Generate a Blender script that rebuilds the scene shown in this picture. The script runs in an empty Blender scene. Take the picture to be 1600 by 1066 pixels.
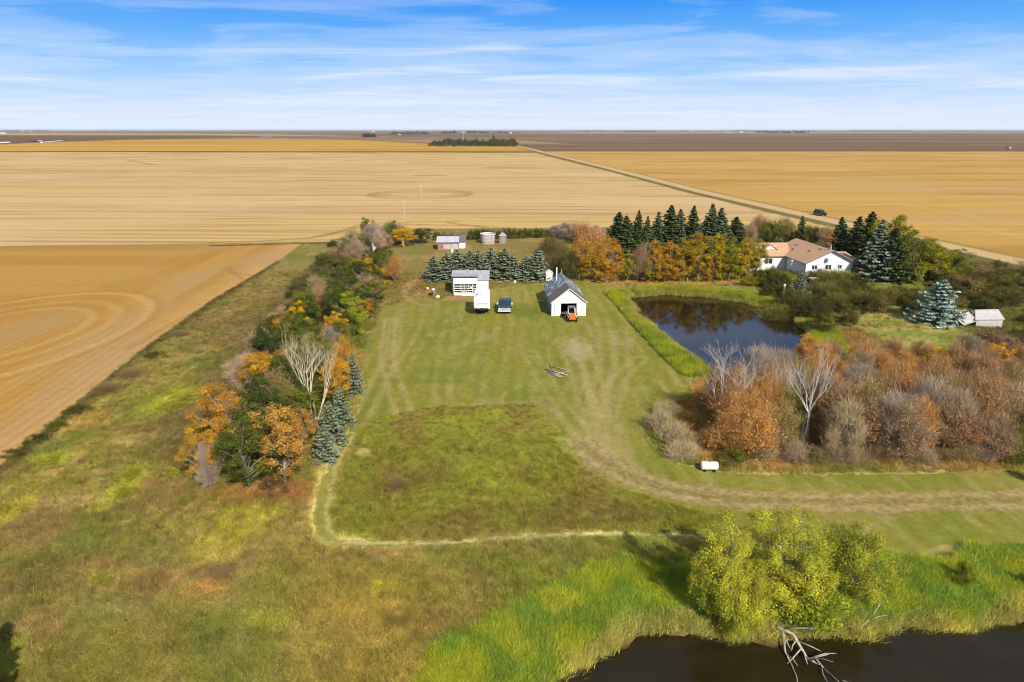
import bpy, math, random
import numpy as np
from mathutils import Vector, Matrix

scene = bpy.context.scene
R = math.radians
# ------------------------------------------------------------------ camera
CAM_H = 27.0
FPX = 1067.0                      # focal length in photograph pixels
HORIZON = 203.0
PITCH = math.atan((533 - HORIZON) / FPX)
CP, SP = math.cos(PITCH), math.sin(PITCH)
cam_d = bpy.data.cameras.new('camera')
cam = bpy.data.objects.new('camera', cam_d)
scene.collection.objects.link(cam)
cam.location = (0, 0, CAM_H)
cam.rotation_euler = (math.pi / 2 - PITCH, 0, 0)
cam_d.sensor_width = 36
cam_d.lens = 36 * FPX / 1600
cam_d.clip_start = 0.5
cam_d.clip_end = 120000
scene.camera = cam
scene.view_settings.view_transform = 'Standard'
scene.view_settings.look = 'None'
scene.view_settings.exposure = 0.35
scene.view_settings.gamma = 1
scene.cycles.pixel_filter_type = 'BLACKMAN_HARRIS'
scene.cycles.filter_width = 1.05
EXPO = 2 ** 0.35

# ------------------------------------------------------------------ sun and sky
SUN_EL = 36.0
SUN_AZ = 155.0                    # clockwise from +Y
sd = bpy.data.lights.new('sun', 'SUN')
sd.energy = 4.6
sd.angle = R(0.5)
sd.color = (1.0, 0.93, 0.82)
sun = bpy.data.objects.new('sun', sd)
scene.collection.objects.link(sun)
sdir = Vector((math.sin(R(SUN_AZ)) * math.cos(R(SUN_EL)), math.cos(R(SUN_AZ)) * math.cos(R(SUN_EL)), math.sin(R(SUN_EL))))
sun.rotation_euler = (-sdir).to_track_quat('-Z', 'Y').to_euler()

def lin(c):
    c = c / 255.0
    return c / 12.92 if c <= 0.04045 else ((c + 0.055) / 1.055) ** 2.4

world = bpy.data.worlds.new('World')
scene.world = world
world.use_nodes = True
nt = world.node_tree
nt.nodes.clear()

class NT:
    """tiny helper to write node graphs"""
    def __init__(s, tree): s.t = tree
    def n(s, typ, **kw):
        nd = s.t.nodes.new(typ)
        for k, v in kw.items():
            if k == 'ins':
                for kk, vv in v.items():
                    if isinstance(vv, bpy.types.NodeSocket): s.t.links.new(vv, nd.inputs[kk])
                    else: nd.inputs[kk].default_value = vv
            else: setattr(nd, k, v)
        return nd
    def m(s, op, a, b=0.0, c=None, clamp=False):
        nd = s.n('ShaderNodeMath', operation=op, use_clamp=clamp)
        for i, v in enumerate((a, b) if c is None else (a, b, c)):
            if isinstance(v, bpy.types.NodeSocket): s.t.links.new(v, nd.inputs[i])
            else: nd.inputs[i].default_value = v
        return nd.outputs[0]
    def mix(s, f, a, b, typ='MIX'):
        nd = s.n('ShaderNodeMix', data_type='RGBA', blend_type=typ)
        for i, v in ((0, f), (6, a), (7, b)):
            if isinstance(v, bpy.types.NodeSocket): s.t.links.new(v, nd.inputs[i])
            else: nd.inputs[i].default_value = v if i == 0 else (v[0], v[1], v[2], 1)
        return nd.outputs[2]
    def ramp(s, f, stops, interp='LINEAR'):
        nd = s.n('ShaderNodeValToRGB')
        s.t.links.new(f, nd.inputs[0])
        cr = nd.color_ramp; cr.interpolation = interp
        while len(cr.elements) < len(stops): cr.elements.new(0.5)
        for e, (p, c) in zip(cr.elements, stops):
            e.position = p
            e.color = (c, c, c, 1) if not hasattr(c, '__len__') else (c[0], c[1], c[2], 1)
        return nd.outputs[0]
    def noise(s, vec, scale, detail=2, rough=0.5, dist=0.0):
        nd = s.n('ShaderNodeTexNoise', ins={'Scale': scale, 'Detail': detail, 'Roughness': rough, 'Distortion': dist})
        if vec is not None: s.t.links.new(vec, nd.inputs['Vector'])
        return nd.outputs[0]
    def mapping(s, vec, scale=(1, 1, 1), rot=(0, 0, 0), loc=(0, 0, 0)):
        nd = s.n('ShaderNodeMapping')
        s.t.links.new(vec, nd.inputs[0])
        nd.inputs['Location'].default_value = loc
        nd.inputs['Rotation'].default_value = rot
        nd.inputs['Scale'].default_value = scale
        return nd.outputs[0]

W = NT(nt)
out = W.n('ShaderNodeOutputWorld')
bg = W.n('ShaderNodeBackground')
nt.links.new(bg.outputs[0], out.inputs[0])
sky = W.n('ShaderNodeTexSky', sky_type='NISHITA', sun_disc=False, sun_elevation=R(SUN_EL), sun_rotation=R(SUN_AZ), altitude=500, air_density=1.0, dust_density=0.6, ozone_density=2.0)
SKY_STR = 0.10
tc = W.n('ShaderNodeTexCoord')
dirv = tc.outputs['Generated']
sep = W.n('ShaderNodeSeparateXYZ'); nt.links.new(dirv, sep.inputs[0])
dz = W.m('MAXIMUM', sep.outputs[2], 0.0)
def skc(r, g, b):
    k = 1.0 / (EXPO * SKY_STR)
    return (lin(r) * k, lin(g) * k, lin(b) * k)
# clear air low over the prairie: pale at the horizon, azure a few degrees up
k1 = skc(255, 255, 255)[0]
grad = W.ramp(dz, [(0.0, (lin(226), lin(237), lin(254))), (0.035, (lin(204), lin(227), lin(254))), (0.075, (lin(160), lin(206), lin(254))),
                   (0.12, (lin(104), lin(178), lin(252))), (0.165, (lin(54), lin(150), lin(247))), (0.4, (lin(30), lin(95), lin(200)))])
gradv = W.mix(1.0, grad, (k1, k1, k1), 'MULTIPLY')
keep = W.ramp(dz, [(0.16, 1.0), (0.45, 0.0)])
base = W.mix(keep, sky.outputs[0], gradv)
# cirrus streaks: noise on a high flat layer
inv = W.m('DIVIDE', 1.0, W.m('ADD', dz, 0.035))
comb = W.n('ShaderNodeCombineXYZ')
nt.links.new(W.m('MULTIPLY', sep.outputs[0], inv), comb.inputs[0])
nt.links.new(W.m('MULTIPLY', sep.outputs[1], inv), comb.inputs[1])
cv = comb.outputs[0]
n1 = W.noise(W.mapping(cv, scale=(0.34, 0.50, 1), rot=(0, 0, R(-24)), loc=(3.1, 0.7, 0)), 1.3, 6, 0.52, 0.9)
n2 = W.noise(W.mapping(cv, scale=(0.14, 0.26, 1), rot=(0, 0, R(16)), loc=(7.3, 2.2, 0)), 1.2, 4, 0.5, 0.3)
n3 = W.noise(W.mapping(cv, scale=(0.45, 1.3, 1), rot=(0, 0, R(-32)), loc=(1.3, 5.2, 0)), 1.8, 5, 0.6, 1.2)
nn = W.m('ADD', W.m('MULTIPLY', n1, 0.55), W.m('ADD', W.m('MULTIPLY', n2, 0.35), W.m('MULTIPLY', n3, 0.14)))
lowf = W.ramp(dz, [(0.0, 0.05), (0.06, 0.05), (0.12, 0.0), (0.17, 0.0), (0.4, 0.0)])
cf = W.ramp(W.m('ADD', nn, lowf), [(0.46, 0.0), (0.56, 0.28), (0.68, 0.78)], 'EASE')
cloudc = W.mix(1.0, (lin(236), lin(243), lin(255)), (k1, k1, k1), 'MULTIPLY')
fin = W.mix(W.m('MULTIPLY', cf, 0.85), base, cloudc)
nt.links.new(fin, bg.inputs[0])
bg.inputs[1].default_value = SKY_STR

# ------------------------------------------------------------------ placing helpers
def G(px, py, z=0.0):
    """photograph pixel -> world point on the level z"""
    u = px - 800.0; v = py - 533.0
    D = CAM_H - z
    Z = D * FPX / (v * CP + FPX * SP)
    return (u * Z / FPX, (FPX * CP - v * SP) / FPX * Z, z)
def height_at(y, py):
    """height whose top shows at photo row py when standing at distance y"""
    v = py - 533.0
    return CAM_H - y * (v * CP + FPX * SP) / (FPX * CP - v * SP)
def px_per_m(y, z=0):
    return FPX / (y * CP + (CAM_H - z) * SP)
KW = np.array([0.98, 1.0, 1.12])
KL = 1.32
def S(r, g, b, k=1.0):
    """albedo which, sunlit, shows about this picture colour"""
    return tuple(min(0.9, lin(c) / (KL * w) * k) for c, w in zip((r, g, b), (1.03, 1.04, 1.12)))

# ------------------------------------------------------------------ value noise (numpy)
def _hash(ix, iy, seed):
    h = (ix.astype(np.int64) * 374761393 + iy.astype(np.int64) * 668265263 + seed * 1442695041) & 0xFFFFFFFF
    h = ((h ^ (h >> 13)) * 1274126177) & 0xFFFFFFFF
    h = (h ^ (h >> 16)) & 0xFFFFFF
    return h / float(0xFFFFFF)
def vnoise(x, y, seed=0):
    ix = np.floor(x); iy = np.floor(y)
    fx = x - ix; fy = y - iy
    fx = fx * fx * (3 - 2 * fx); fy = fy * fy * (3 - 2 * fy)
    a = _hash(ix, iy, seed); b = _hash(ix + 1, iy, seed); c = _hash(ix, iy + 1, seed); d = _hash(ix + 1, iy + 1, seed)
    return (a * (1 - fx) + b * fx) * (1 - fy) + (c * (1 - fx) + d * fx) * fy
def fbm(x, y, seed=0, oct=4, gain=0.5):
    s = 0; a = 1; t = 0
    for i in range(oct):
        s = s + a * vnoise(x * 2 ** i + 17.3 * i, y * 2 ** i - 9.1 * i, seed + i * 7); t += a; a *= gain
    return s / t
def sstep(a, b, x):
    t = np.clip((x - a) / (b - a), 0, 1)
    return t * t * (3 - 2 * t)
def sdf_poly(x, y, P):
    """signed distance, negative inside"""
    P = np.array(P, float); n = len(P)
    d = np.full(x.shape, 1e18); s = np.ones(x.shape)
    for i in range(n):
        a = P[i]; b = P[i - 1]
        ex, ey = b - a; wx = x - a[0]; wy = y - a[1]
        t = np.clip((wx * ex + wy * ey) / (ex * ex + ey * ey), 0, 1)
        d = np.minimum(d, (wx - ex * t) ** 2 + (wy - ey * t) ** 2)
        c1 = y >= a[1]; c2 = y < b[1]; c3 = ex * wy > ey * wx
        s = np.where((c1 & c2 & c3) | (~c1 & ~c2 & ~c3), -s, s)
    return s * np.sqrt(d)
def sdf_line(x, y, P):
    P = np.array(P, float)
    d = np.full(x.shape, 1e18)
    for i in range(len(P) - 1):
        a = P[i]; b = P[i + 1]
        ex, ey = b - a; wx = x - a[0]; wy = y - a[1]
        t = np.clip((wx * ex + wy * ey) / (ex * ex + ey * ey), 0, 1)
        d = np.minimum(d, (wx - ex * t) ** 2 + (wy - ey * t) ** 2)
    return np.sqrt(d)
def GP(pts): return [G(*p)[:2] for p in pts]

# ------------------------------------------------------------------ objects: naming and tagging
COL = scene.collection
def tag(o, label, cat, group=None, kind=None):
    o['label'] = label; 
    if cat: o['category'] = cat
    if group: o['group'] = group
    if kind: o['kind'] = kind
    return o
def thing(name, label, cat, loc=(0, 0, 0), rz=0.0, group=None, scale=None):
    o = bpy.data.objects.new(name, None); COL.objects.link(o)
    o.empty_display_size = 0.3
    o.location = loc; o.rotation_euler = (0, 0, rz)
    if scale is not None: o.scale = scale
    return tag(o, label, cat, group)
def add_obj(name, me, mats=None, parent=None):
    o = bpy.data.objects.new(name, me); COL.objects.link(o)
    if mats is not None and len(me.materials) == 0:
        for m in (mats if isinstance(mats, (list, tuple)) else [mats]): me.materials.append(m)
    if parent is not None: o.parent = parent
    return o
def np_mesh(name, verts, faces, attrs=None, smooth=False, uniform=None):
    """verts Nx3, faces MxK ints; attrs {name: (domain, type, array)}"""
    me = bpy.data.meshes.new(name)
    verts = np.asarray(verts, np.float32); faces = np.asarray(faces, np.int32)
    K = faces.shape[1]; M = len(faces)
    me.vertices.add(len(verts)); me.vertices.foreach_set('co', verts.ravel())
    me.loops.add(M * K); me.loops.foreach_set('vertex_index', faces.ravel())
    me.polygons.add(M)
    me.polygons.foreach_set('loop_start', np.arange(0, M * K, K, dtype=np.int32))
    if smooth: me.polygons.foreach_set('use_smooth', np.ones(M, bool))
    for k, (dom, typ, arr) in (attrs or {}).items():
        at = me.attributes.new(k, typ, dom)
        arr = np.asarray(arr, np.float32)
        at.data.foreach_set('color' if typ == 'FLOAT_COLOR' else ('vector' if typ == 'FLOAT_VECTOR' else 'value'), arr.ravel())
    me.update(calc_edges=True)
    return me

class MB:
    """collects simple shapes into ONE mesh"""
    def __init__(s): s.v = []; s.f = []
    def add(s, vs, fs):
        o = len(s.v); s.v += [tuple(v) for v in vs]; s.f += [tuple(i + o for i in f) for f in fs]; return s
    def box(s, x0, x1, y0, y1, z0, z1):
        vs = [(x, y, z) for z in (z0, z1) for y in (y0, y1) for x in (x0, x1)]
        return s.add(vs, [(0, 2, 3, 1), (4, 5, 7, 6), (0, 1, 5, 4), (2, 6, 7, 3), (0, 4, 6, 2), (1, 3, 7, 5)])
    def prism_y(s, prof, y0, y1):          # profile in xz extruded along y
        n = len(prof)
        vs = [(x, y0, z) for x, z in prof] + [(x, y1, z) for x, z in prof]
        fs = [tuple(range(n)), tuple(range(2 * n - 1, n - 1, -1))] + [(i, i + n, (i + 1) % n + n, (i + 1) % n) for i in range(n)]
        return s.add(vs, fs)
    def prism_x(s, prof, x0, x1, taper=0.0, ztap=0.0):   # profile in yz extruded along x
        n = len(prof)
        def ix(x, z, sg): return x - sg * taper * max(0, z - ztap)
        vs = [(ix(x0, z, -1), y, z) for y, z in prof] + [(ix(x1, z, 1), y, z) for y, z in prof]
        fs = [tuple(range(n)), tuple(range(2 * n - 1, n - 1, -1))] + [(i, i + n, (i + 1) % n + n, (i + 1) % n) for i in range(n)]
        return s.add(vs, fs)
    def tube(s, pts, rad, sides=6, cap=True):
        pts = [Vector(p) for p in pts]
        if not hasattr(rad, '__len__'): rad = [rad] * len(pts)
        base = len(s.v); n = len(pts); ref = None
        for i, p in enumerate(pts):
            d = (pts[min(i + 1, n - 1)] - pts[max(i - 1, 0)])
            d = d.normalized() if d.length > 1e-9 else Vector((0, 0, 1))
            if ref is None: ref = Vector((1, 0, 0)) if abs(d.x) < 0.9 else Vector((0, 1, 0))
            a = (ref - d * ref.dot(d)).normalized(); ref = a; b = d.cross(a)
            for k in range(sides):
                t = 2 * math.pi * k / sides
                s.v.append(tuple(p + (a * math.cos(t) + b * math.sin(t)) * rad[i]))
        for i in range(n - 1):
            for k in range(sides):
                k2 = (k + 1) % sides
                s.f.append((base + i * sides + k, base + i * sides + k2, base + (i + 1) * sides + k2, base + (i + 1) * sides + k))
        if cap:
            s.f.append(tuple(base + k for k in range(sides))[::-1]); s.f.append(tuple(base + (n - 1) * sides + k for k in range(sides)))
        return s
    def disc(s, c, r, axis='x', w=0.2, sides=20):
        c = Vector(c); d = {'x': Vector((1, 0, 0)), 'y': Vector((0, 1, 0)), 'z': Vector((0, 0, 1))}[axis]
        return s.tube([c - d * w / 2, c + d * w / 2], r, sides)
    def build(s, name, mat, parent=None, bevel=0, smooth=False):
        me = bpy.data.meshes.new(name); me.from_pydata(s.v, [], s.f)
        import bmesh
        bm = bmesh.new(); bm.from_mesh(me); bmesh.ops.recalc_face_normals(bm, faces=bm.faces)
        if bevel: bmesh.ops.bevel(bm, geom=list(bm.edges), offset=bevel, segments=2, affect='EDGES', clamp_overlap=True)
        bm.to_mesh(me); bm.free()
        if smooth:
            for p in me.polygons: p.use_smooth = True
        me.update()
        return add_obj(name, me, mat, parent)

# ------------------------------------------------------------------ materials
def new_mat(name):
    m = bpy.data.materials.new(name); m.use_nodes = True
    t = m.node_tree; t.nodes.clear()
    N = NT(t)
    o = N.n('ShaderNodeOutputMaterial'); b = N.n('ShaderNodeBsdfPrincipled')
    t.links.new(b.outputs[0], o.inputs[0])
    b.inputs['Specular IOR Level'].default_value = 0.25
    b.inputs['Roughness'].default_value = 0.8
    return m, N, b, o
def surf(name, col, col2=None, scale=3.0, rough=0.75, spec=0.3, metal=0.0, bump=0.0, stretch=(1, 1, 1), detail=4, lo=0.4, hi=0.65, grime=None):
    """plain surface with a weathered procedural colour"""
    m, N, b, o = new_mat(name)
    tcn = N.n('ShaderNodeTexCoord')
    vec = N.mapping(tcn.outputs['Object'], scale=stretch)
    n = N.noise(vec, scale, detail, 0.6)
    if col2 is None: col2 = tuple(c * 0.8 for c in col)
    f = N.ramp(n, [(lo, 0.0), (hi, 1.0)])
    c = N.mix(f, col, col2)
    if grime is not None:
        n2 = N.noise(N.mapping(tcn.outputs['Object'], scale=(1, 1, 0.4)), scale * 0.35, 5, 0.65)
        c = N.mix(N.ramp(n2, [(0.5, 0.0), (0.72, 0.7)]), c, grime)
    m.node_tree.links.new(c, b.inputs['Base Color'])
    b.inputs['Roughness'].default_value = rough; b.inputs['Specular IOR Level'].default_value = spec
    b.inputs['Metallic'].default_value = metal
    if bump:
        bp = N.n('ShaderNodeBump', ins={'Strength': bump, 'Distance': 0.05, 'Height': n})
        m.node_tree.links.new(bp.outputs[0], b.inputs['Normal'])
    return m
def boards(name, col, col2, pitch=0.2, axis='x', groove=0.5, rough=0.7, grime=None):
    """sawn boards / ribbed sheet: rows of slightly different tone with a groove"""
    m, N, b, o = new_mat(name)
    tcn = N.n('ShaderNodeTexCoord'); sp_ = N.n('ShaderNodeSeparateXYZ'); m.node_tree.links.new(tcn.outputs['Object'], sp_.inputs[0])
    a = sp_.outputs['xyz'.index(axis)]
    q = N.m('DIVIDE', a, pitch); fl = N.m('FLOOR', q); fr = N.m('FRACT', q)
    wn = N.n('ShaderNodeTexWhiteNoise', noise_dimensions='1D', ins={'W': fl})
    c = N.mix(wn.outputs[0], col, col2)
    n = N.noise(tcn.outputs['Object'], 1.6, 6, 0.7)
    c = N.mix(N.ramp(n, [(0.45, 0.0), (0.75, 0.8)]), c, grime if grime else tuple(x * 0.6 for x in col))
    g = N.ramp(fr, [(0.0, 0.0), (0.08, 1.0), (0.92, 1.0), (1.0, 0.0)])
    c = N.mix(N.m('MULTIPLY', N.m('SUBTRACT', 1.0, g), groove), c, tuple(x * 0.35 for x in col))
    m.node_tree.links.new(c, b.inputs['Base Color']); b.inputs['Roughness'].default_value = rough
    bp = N.n('ShaderNodeBump', ins={'Strength': 0.6, 'Distance': 0.02, 'Height': g})
    m.node_tree.links.new(bp.outputs[0], b.inputs['Normal'])
    return m
def leaf_mat(name, trans=0.3):
    """foliage: the two colours come from the object (its own colour and 'tint'), mixed clump by clump"""
    m, N, b, o = new_mat(name)
    t = m.node_tree
    oi = N.n('ShaderNodeObjectInfo')
    t2 = N.n('ShaderNodeAttribute', attribute_type='OBJECT', attribute_name='tint')
    mx = N.n('ShaderNodeAttribute', attribute_type='GEOMETRY', attribute_name='blend')
    sh = N.n('ShaderNodeAttribute', attribute_type='GEOMETRY', attribute_name='tone')
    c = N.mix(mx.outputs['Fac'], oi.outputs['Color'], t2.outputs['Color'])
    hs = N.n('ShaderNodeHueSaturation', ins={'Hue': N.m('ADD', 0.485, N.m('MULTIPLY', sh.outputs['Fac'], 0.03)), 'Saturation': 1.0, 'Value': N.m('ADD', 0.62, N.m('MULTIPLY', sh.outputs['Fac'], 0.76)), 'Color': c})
    d = N.n('ShaderNodeBsdfDiffuse', ins={'Color': hs.outputs[0]})
    tr = N.n('ShaderNodeBsdfTranslucent', ins={'Color': hs.outputs[0]})
    ms = N.n('ShaderNodeMixShader', ins={0: trans})
    t.links.new(d.outputs[0], ms.inputs[1]); t.links.new(tr.outputs[0], ms.inputs[2])
    t.nodes.remove(b); t.links.new(ms.outputs[0], o.inputs[0])
    return m
M = {}
M['leaf'] = leaf_mat('leaf', 0.32)
M['needle'] = leaf_mat('needle', 0.08)
M['twig'] = leaf_mat('twig', 0.0)
M['bark'] = surf('bark', (0.22, 0.18, 0.14), (0.07, 0.055, 0.045), 8, 0.9, bump=0.4, stretch=(1, 1, 0.3))
M['pale_bark'] = surf('pale_bark', (0.30, 0.265, 0.21), (0.16, 0.13, 0.10), 5, 0.85, bump=0.3, stretch=(1, 1, 0.5), lo=0.45, hi=0.75)
M['old_log'] = surf('old_log', (0.46, 0.39, 0.31), (0.30, 0.25, 0.20), 5, 0.9)
M['dead_wood'] = surf('dead_wood', (0.56, 0.51, 0.44), (0.34, 0.30, 0.25), 5, 0.85)
M['cream_wood'] = surf('cream_wood', (0.64, 0.55, 0.36), (0.44, 0.36, 0.23), 5, 0.85)
# ------------------------------------------------------------------ THE GROUND (one fine sheet, split where the land changes)
def GW(pts): return [G(px, py, -.5)[:2] for px, py in pts]
POND_A = GW([(978, 466), (1040, 461), (1100, 464), (1150, 470), (1200, 482), (1240, 500), (1262, 525), (1262, 560), (1235, 590), (1170, 600), (1120, 590), (1085, 562), (1044, 538), (1010, 508), (990, 488)])
POND_B = GW([(870, 1052), (905, 1022), (960, 1004), (1030, 992), (1110, 990), (1200, 999), (1290, 992), (1370, 972), (1440, 972), (1520, 974), (1620, 964), (1800, 960), (2150, 1010), (2150, 1400), (1500, 1700), (800, 1400), (840, 1120)])
FIELD_L = GP([(-1500, 388), (0, 386), (473, 380), (440, 404), (330, 470), (225, 545), (100, 645), (0, 728), (-400, 1010), (-1400, 1000)])
FIELD_BIG = GP([(-1500, 237), (0, 238), (835, 239), (900, 256), (1000, 279), (1100, 303.5), (1300, 349), (1340, 359), (1200, 352), (1100, 352), (900, 356), (640, 358), (600, 352), (558, 372), (530, 378), (0, 385), (-1500, 387)])
FIELD_R = GP([(846, 236), (1600, 231.5), (3500, 226), (3500, 520), (1600, 405), (1450, 372), (1300, 341), (1100, 297), (940, 257.5)])
ROAD = GP([(806, 228), (835, 234.5), (940, 260), (1100, 300.5), (1300, 345.5), (1450, 377.5), (1600, 411), (1800, 458), (2300, 580)])
SECTION = GP([(-1500, 236), (0, 236.6), (835, 237.6)])
TRACK = GP([(905, 690), (945, 722), (990, 748), (1060, 767), (1150, 779), (1300, 785), (1450, 783), (1620, 781), (1800, 779), (2300, 772)])
LAWN = GP([(600, 480), (648, 466), (700, 468), (770, 452), (850, 442), (935, 440), (1000, 452), (1180, 446), (1190, 464), (1100, 456), (985, 462), (966, 462), (985, 490), (1020, 525), (1060, 560), (1090, 585), (1075, 620), (1030, 640), (1000, 660), (1020, 700), (1060, 725), (1120, 738), (1250, 742), (1620, 736), (1900, 730), (2300, 760), (2300, 800), (1620, 868), (1300, 880), (1120, 850), (1060, 842), (900, 841), (690, 854), (540, 858), (500, 848), (488, 820), (494, 770), (520, 720), (545, 670), (570, 620), (565, 560)])
ROUGH = GP([(575, 655), (630, 645), (700, 634), (832, 632), (880, 680), (960, 748), (1050, 790), (1140, 812), (1080, 836), (900, 836), (690, 848), (530, 842), (518, 800), (535, 740), (560, 690)])
CLEAR = GP([(1310, 478), (1400, 470), (1480, 500), (1530, 530), (1500, 560), (1440, 560), (1380, 530), (1330, 510)])

def ground_height(x, y):
    z = (fbm(x * 0.05, y * 0.05, 5, 2) - 0.5) * 0.25 * np.clip(1 - y / 400.0, 0, 1)
    for P in (POND_A, POND_B):
        d = sdf_poly(x, y, P) + (fbm(x * 0.5, y * 0.5, 8, 3) - 0.5) * 2.0
        t = sstep(1.4, -2.6, d)
        z = z * (1 - t) - 1.75 * t
    return z

def ground_colour(x, y):
    """albedo and region id of the land at world x, y"""
    px_ = np.zeros_like(x)
    def c(*a, k=1.0): return np.array(S(*a, k=k))[None, :]
    def lay(col, colour, m): return col * (1 - m[:, None]) + colour * m[:, None]
    nA = fbm(x * 0.08, y * 0.08, 1, 4); nB = fbm(x * 0.35, y * 0.35, 2, 4); nC = fbm(x * 1.3, y * 1.3, 3, 3)
    nD = fbm(x * 0.03, y * 0.03, 4, 3); nE = fbm(x * 3.4, y * 3.4, 6, 2)
    wob = (nB - 0.5) * 3.0 + (nC - 0.5) * 1.4
    rid = np.zeros(len(x), int)
    # meadow: olive with brown, green and straw drifts
    col = np.repeat(c(134, 126, 60), len(x), 0)
    col = lay(col, c(148, 128, 78), sstep(0.42, 0.62, nA + (nC - 0.5) * 0.5) * 0.85)
    col = lay(col, c(112, 118, 52), sstep(0.5, 0.66, fbm(x * 0.14, y * 0.14, 21, 4) + (nE - 0.5) * 0.3) * 0.8)
    col = lay(col, c(168, 146, 92), sstep(0.56, 0.72, fbm(x * 0.5, y * 0.3, 31, 4)) * 0.5)
    col = lay(col, c(138, 112, 70), sstep(0.60, 0.72, fbm(x * 0.22, y * 0.22, 41, 4)) * 0.6)
    # drier, yellower ground ahead of the camera
    sx = sdf_poly(x, y, GP([(430, 830), (560, 870), (760, 900), (740, 1000), (760, 1080), (700, 1300), (350, 1300), (430, 1000)])) + wob * 1.6
    col = lay(col, c(158, 138, 66), sstep(3, -5, sx) * 0.75)
    # green damp belt above the front pond
    sx = sdf_poly(x, y, GP([(700, 860), (1100, 850), (1700, 870), (2200, 900), (2200, 1000), (1700, 990), (1100, 1010), (900, 1030), (850, 1100), (700, 1100), (760, 930)])) + wob * 1.4
    col = lay(col, c(126, 132, 50), sstep(2, -3, sx) * 0.85)
    def patch(px, py, rx, ry, colour, amt=0.85, sharp=0.35):
        nonlocal col
        cx, cy, _ = G(px, py); ax = rx / px_per_m(cy); _, y2, _ = G(px, py - ry); ay = abs(y2 - cy)
        m0 = (abs(x - cx) < ax * 2) & (abs(y - cy) < ay * 2)
        if not m0.any(): return
        r = np.sqrt(((x[m0] - cx) / ax) ** 2 + ((y[m0] - cy) / ay) ** 2) + (nC[m0] - 0.5) * 0.9 + (nB[m0] - 0.5) * 0.9
        k = sstep(1.0 + sharp, 1.0 - sharp, r) * amt
        col[m0] = col[m0] * (1 - k[:, None]) + colour * k[:, None]
    yel = c(176, 164, 52); lime = c(160, 160, 60); orn = c(168, 128, 68); brn = c(124, 98, 64); strw = c(190, 166, 110); grn = c(108, 118, 56)
    for a in [(395, 810, 55, 30, yel, .55), (330, 855, 40, 22, yel, .45), (275, 625, 34, 22, lime, .9), (200, 755, 24, 40, lime, .7), (75, 720, 30, 10, lime, .8), (155, 905, 20, 10, lime, .9),
              (320, 920, 26, 12, orn, .6), (350, 893, 34, 10, brn, .6), (130, 660, 40, 14, orn, .35), (220, 690, 40, 10, strw, .5), (100, 785, 60, 12, strw, .4), (50, 905, 60, 30, brn, .35),
              (410, 775, 110, 16, c(150, 112, 66), .7), (440, 765, 60, 12, c(160, 114, 68), .6), (415, 975, 40, 12, lime, .6), (240, 870, 60, 20, grn, .5), (160, 960, 60, 30, grn, .5), (560, 700, 34, 16, yel, .7),
              (590, 725, 26, 18, strw, .5), (300, 650, 40, 8, brn, .8), (620, 755, 28, 14, brn, .8), (60, 830, 60, 30, brn, .4), (640, 850, 50, 10, lime, .4), (20, 800, 20, 30, yel, .6), (10, 1040, 40, 30, lime, .4),
              (700, 1010, 50, 20, grn, .5), (560, 960, 60, 20, c(166, 142, 70), .6), (600, 920, 20, 8, yel, .8), (680, 975, 26, 12, brn, .4)]:
        patch(*a[:4], a[4], a[5])
    # brown scrub floor with the tree belt's shade put into its colour and rank edge along the field
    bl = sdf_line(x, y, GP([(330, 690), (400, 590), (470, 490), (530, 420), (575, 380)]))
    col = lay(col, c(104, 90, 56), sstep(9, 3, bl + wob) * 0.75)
    wd = sdf_poly(x, y, GP([(1060, 640), (1100, 560), (1250, 520), (1620, 520), (2300, 560), (2300, 740), (1620, 722), (1200, 720), (1100, 715)])) + wob * 0.6
    col = lay(col, c(146, 118, 64), sstep(1.2, -0.5, wd) * 0.9)
    col = lay(col, c(176, 130, 66), sstep(1.2, -0.5, np.abs(wd + 0.3) - 0.6 + (nB - .5)) * 0.6)
    # yard behind the spruce hedge, dry
    yd = sdf_poly(x, y, GP([(590, 480), (640, 370), (700, 362), (860, 366), (960, 400), (960, 432), (850, 440), (700, 455), (660, 470)])) + wob * 0.5
    col = lay(col, c(138, 122, 66), sstep(2, -2, yd) * 0.7)
    col = lay(col, c(168, 138, 88), sstep(2, -2, yd) * sstep(0.5, 0.62, fbm(x * .25, y * .12, 77, 3)) * 0.7)
    # belt right of the big yard (house side)
    hs = sdf_poly(x, y, GP([(1180, 372), (1350, 352), (2300, 560), (2300, 800), (1700, 560), (1440, 560), (1300, 500), (1240, 470), (1190, 452)])) + wob
    col = lay(col, c(112, 112, 54), sstep(2, -2, hs) * 0.8)
    # lawn
    lw = sdf_poly(x, y, LAWN) + wob * 0.35
    mk = sstep(0.5, -0.5, lw)
    lc = np.repeat(c(148, 143, 62), len(x), 0)
    lc = lay(lc, c(162, 152, 80), sstep(0.45, 0.65, nA) * 0.6)
    lc = lay(lc, c(134, 138, 56), sstep(0.5, 0.64, fbm(x * 0.2, y * 0.12, 51, 4)) * 0.75)
    lc = lay(lc, c(172, 160, 106), sstep(0.58, 0.72, fbm(x * 0.9, y * 0.3, 61, 4)) * 0.45)
    # mowing passes running up the yard
    strp = np.sin((x + y * 0.035 + (nD - .5) * 3) * 2 * np.pi / 1.9)
    lc = lc * (1 + 0.055 * strp[:, None])
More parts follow.
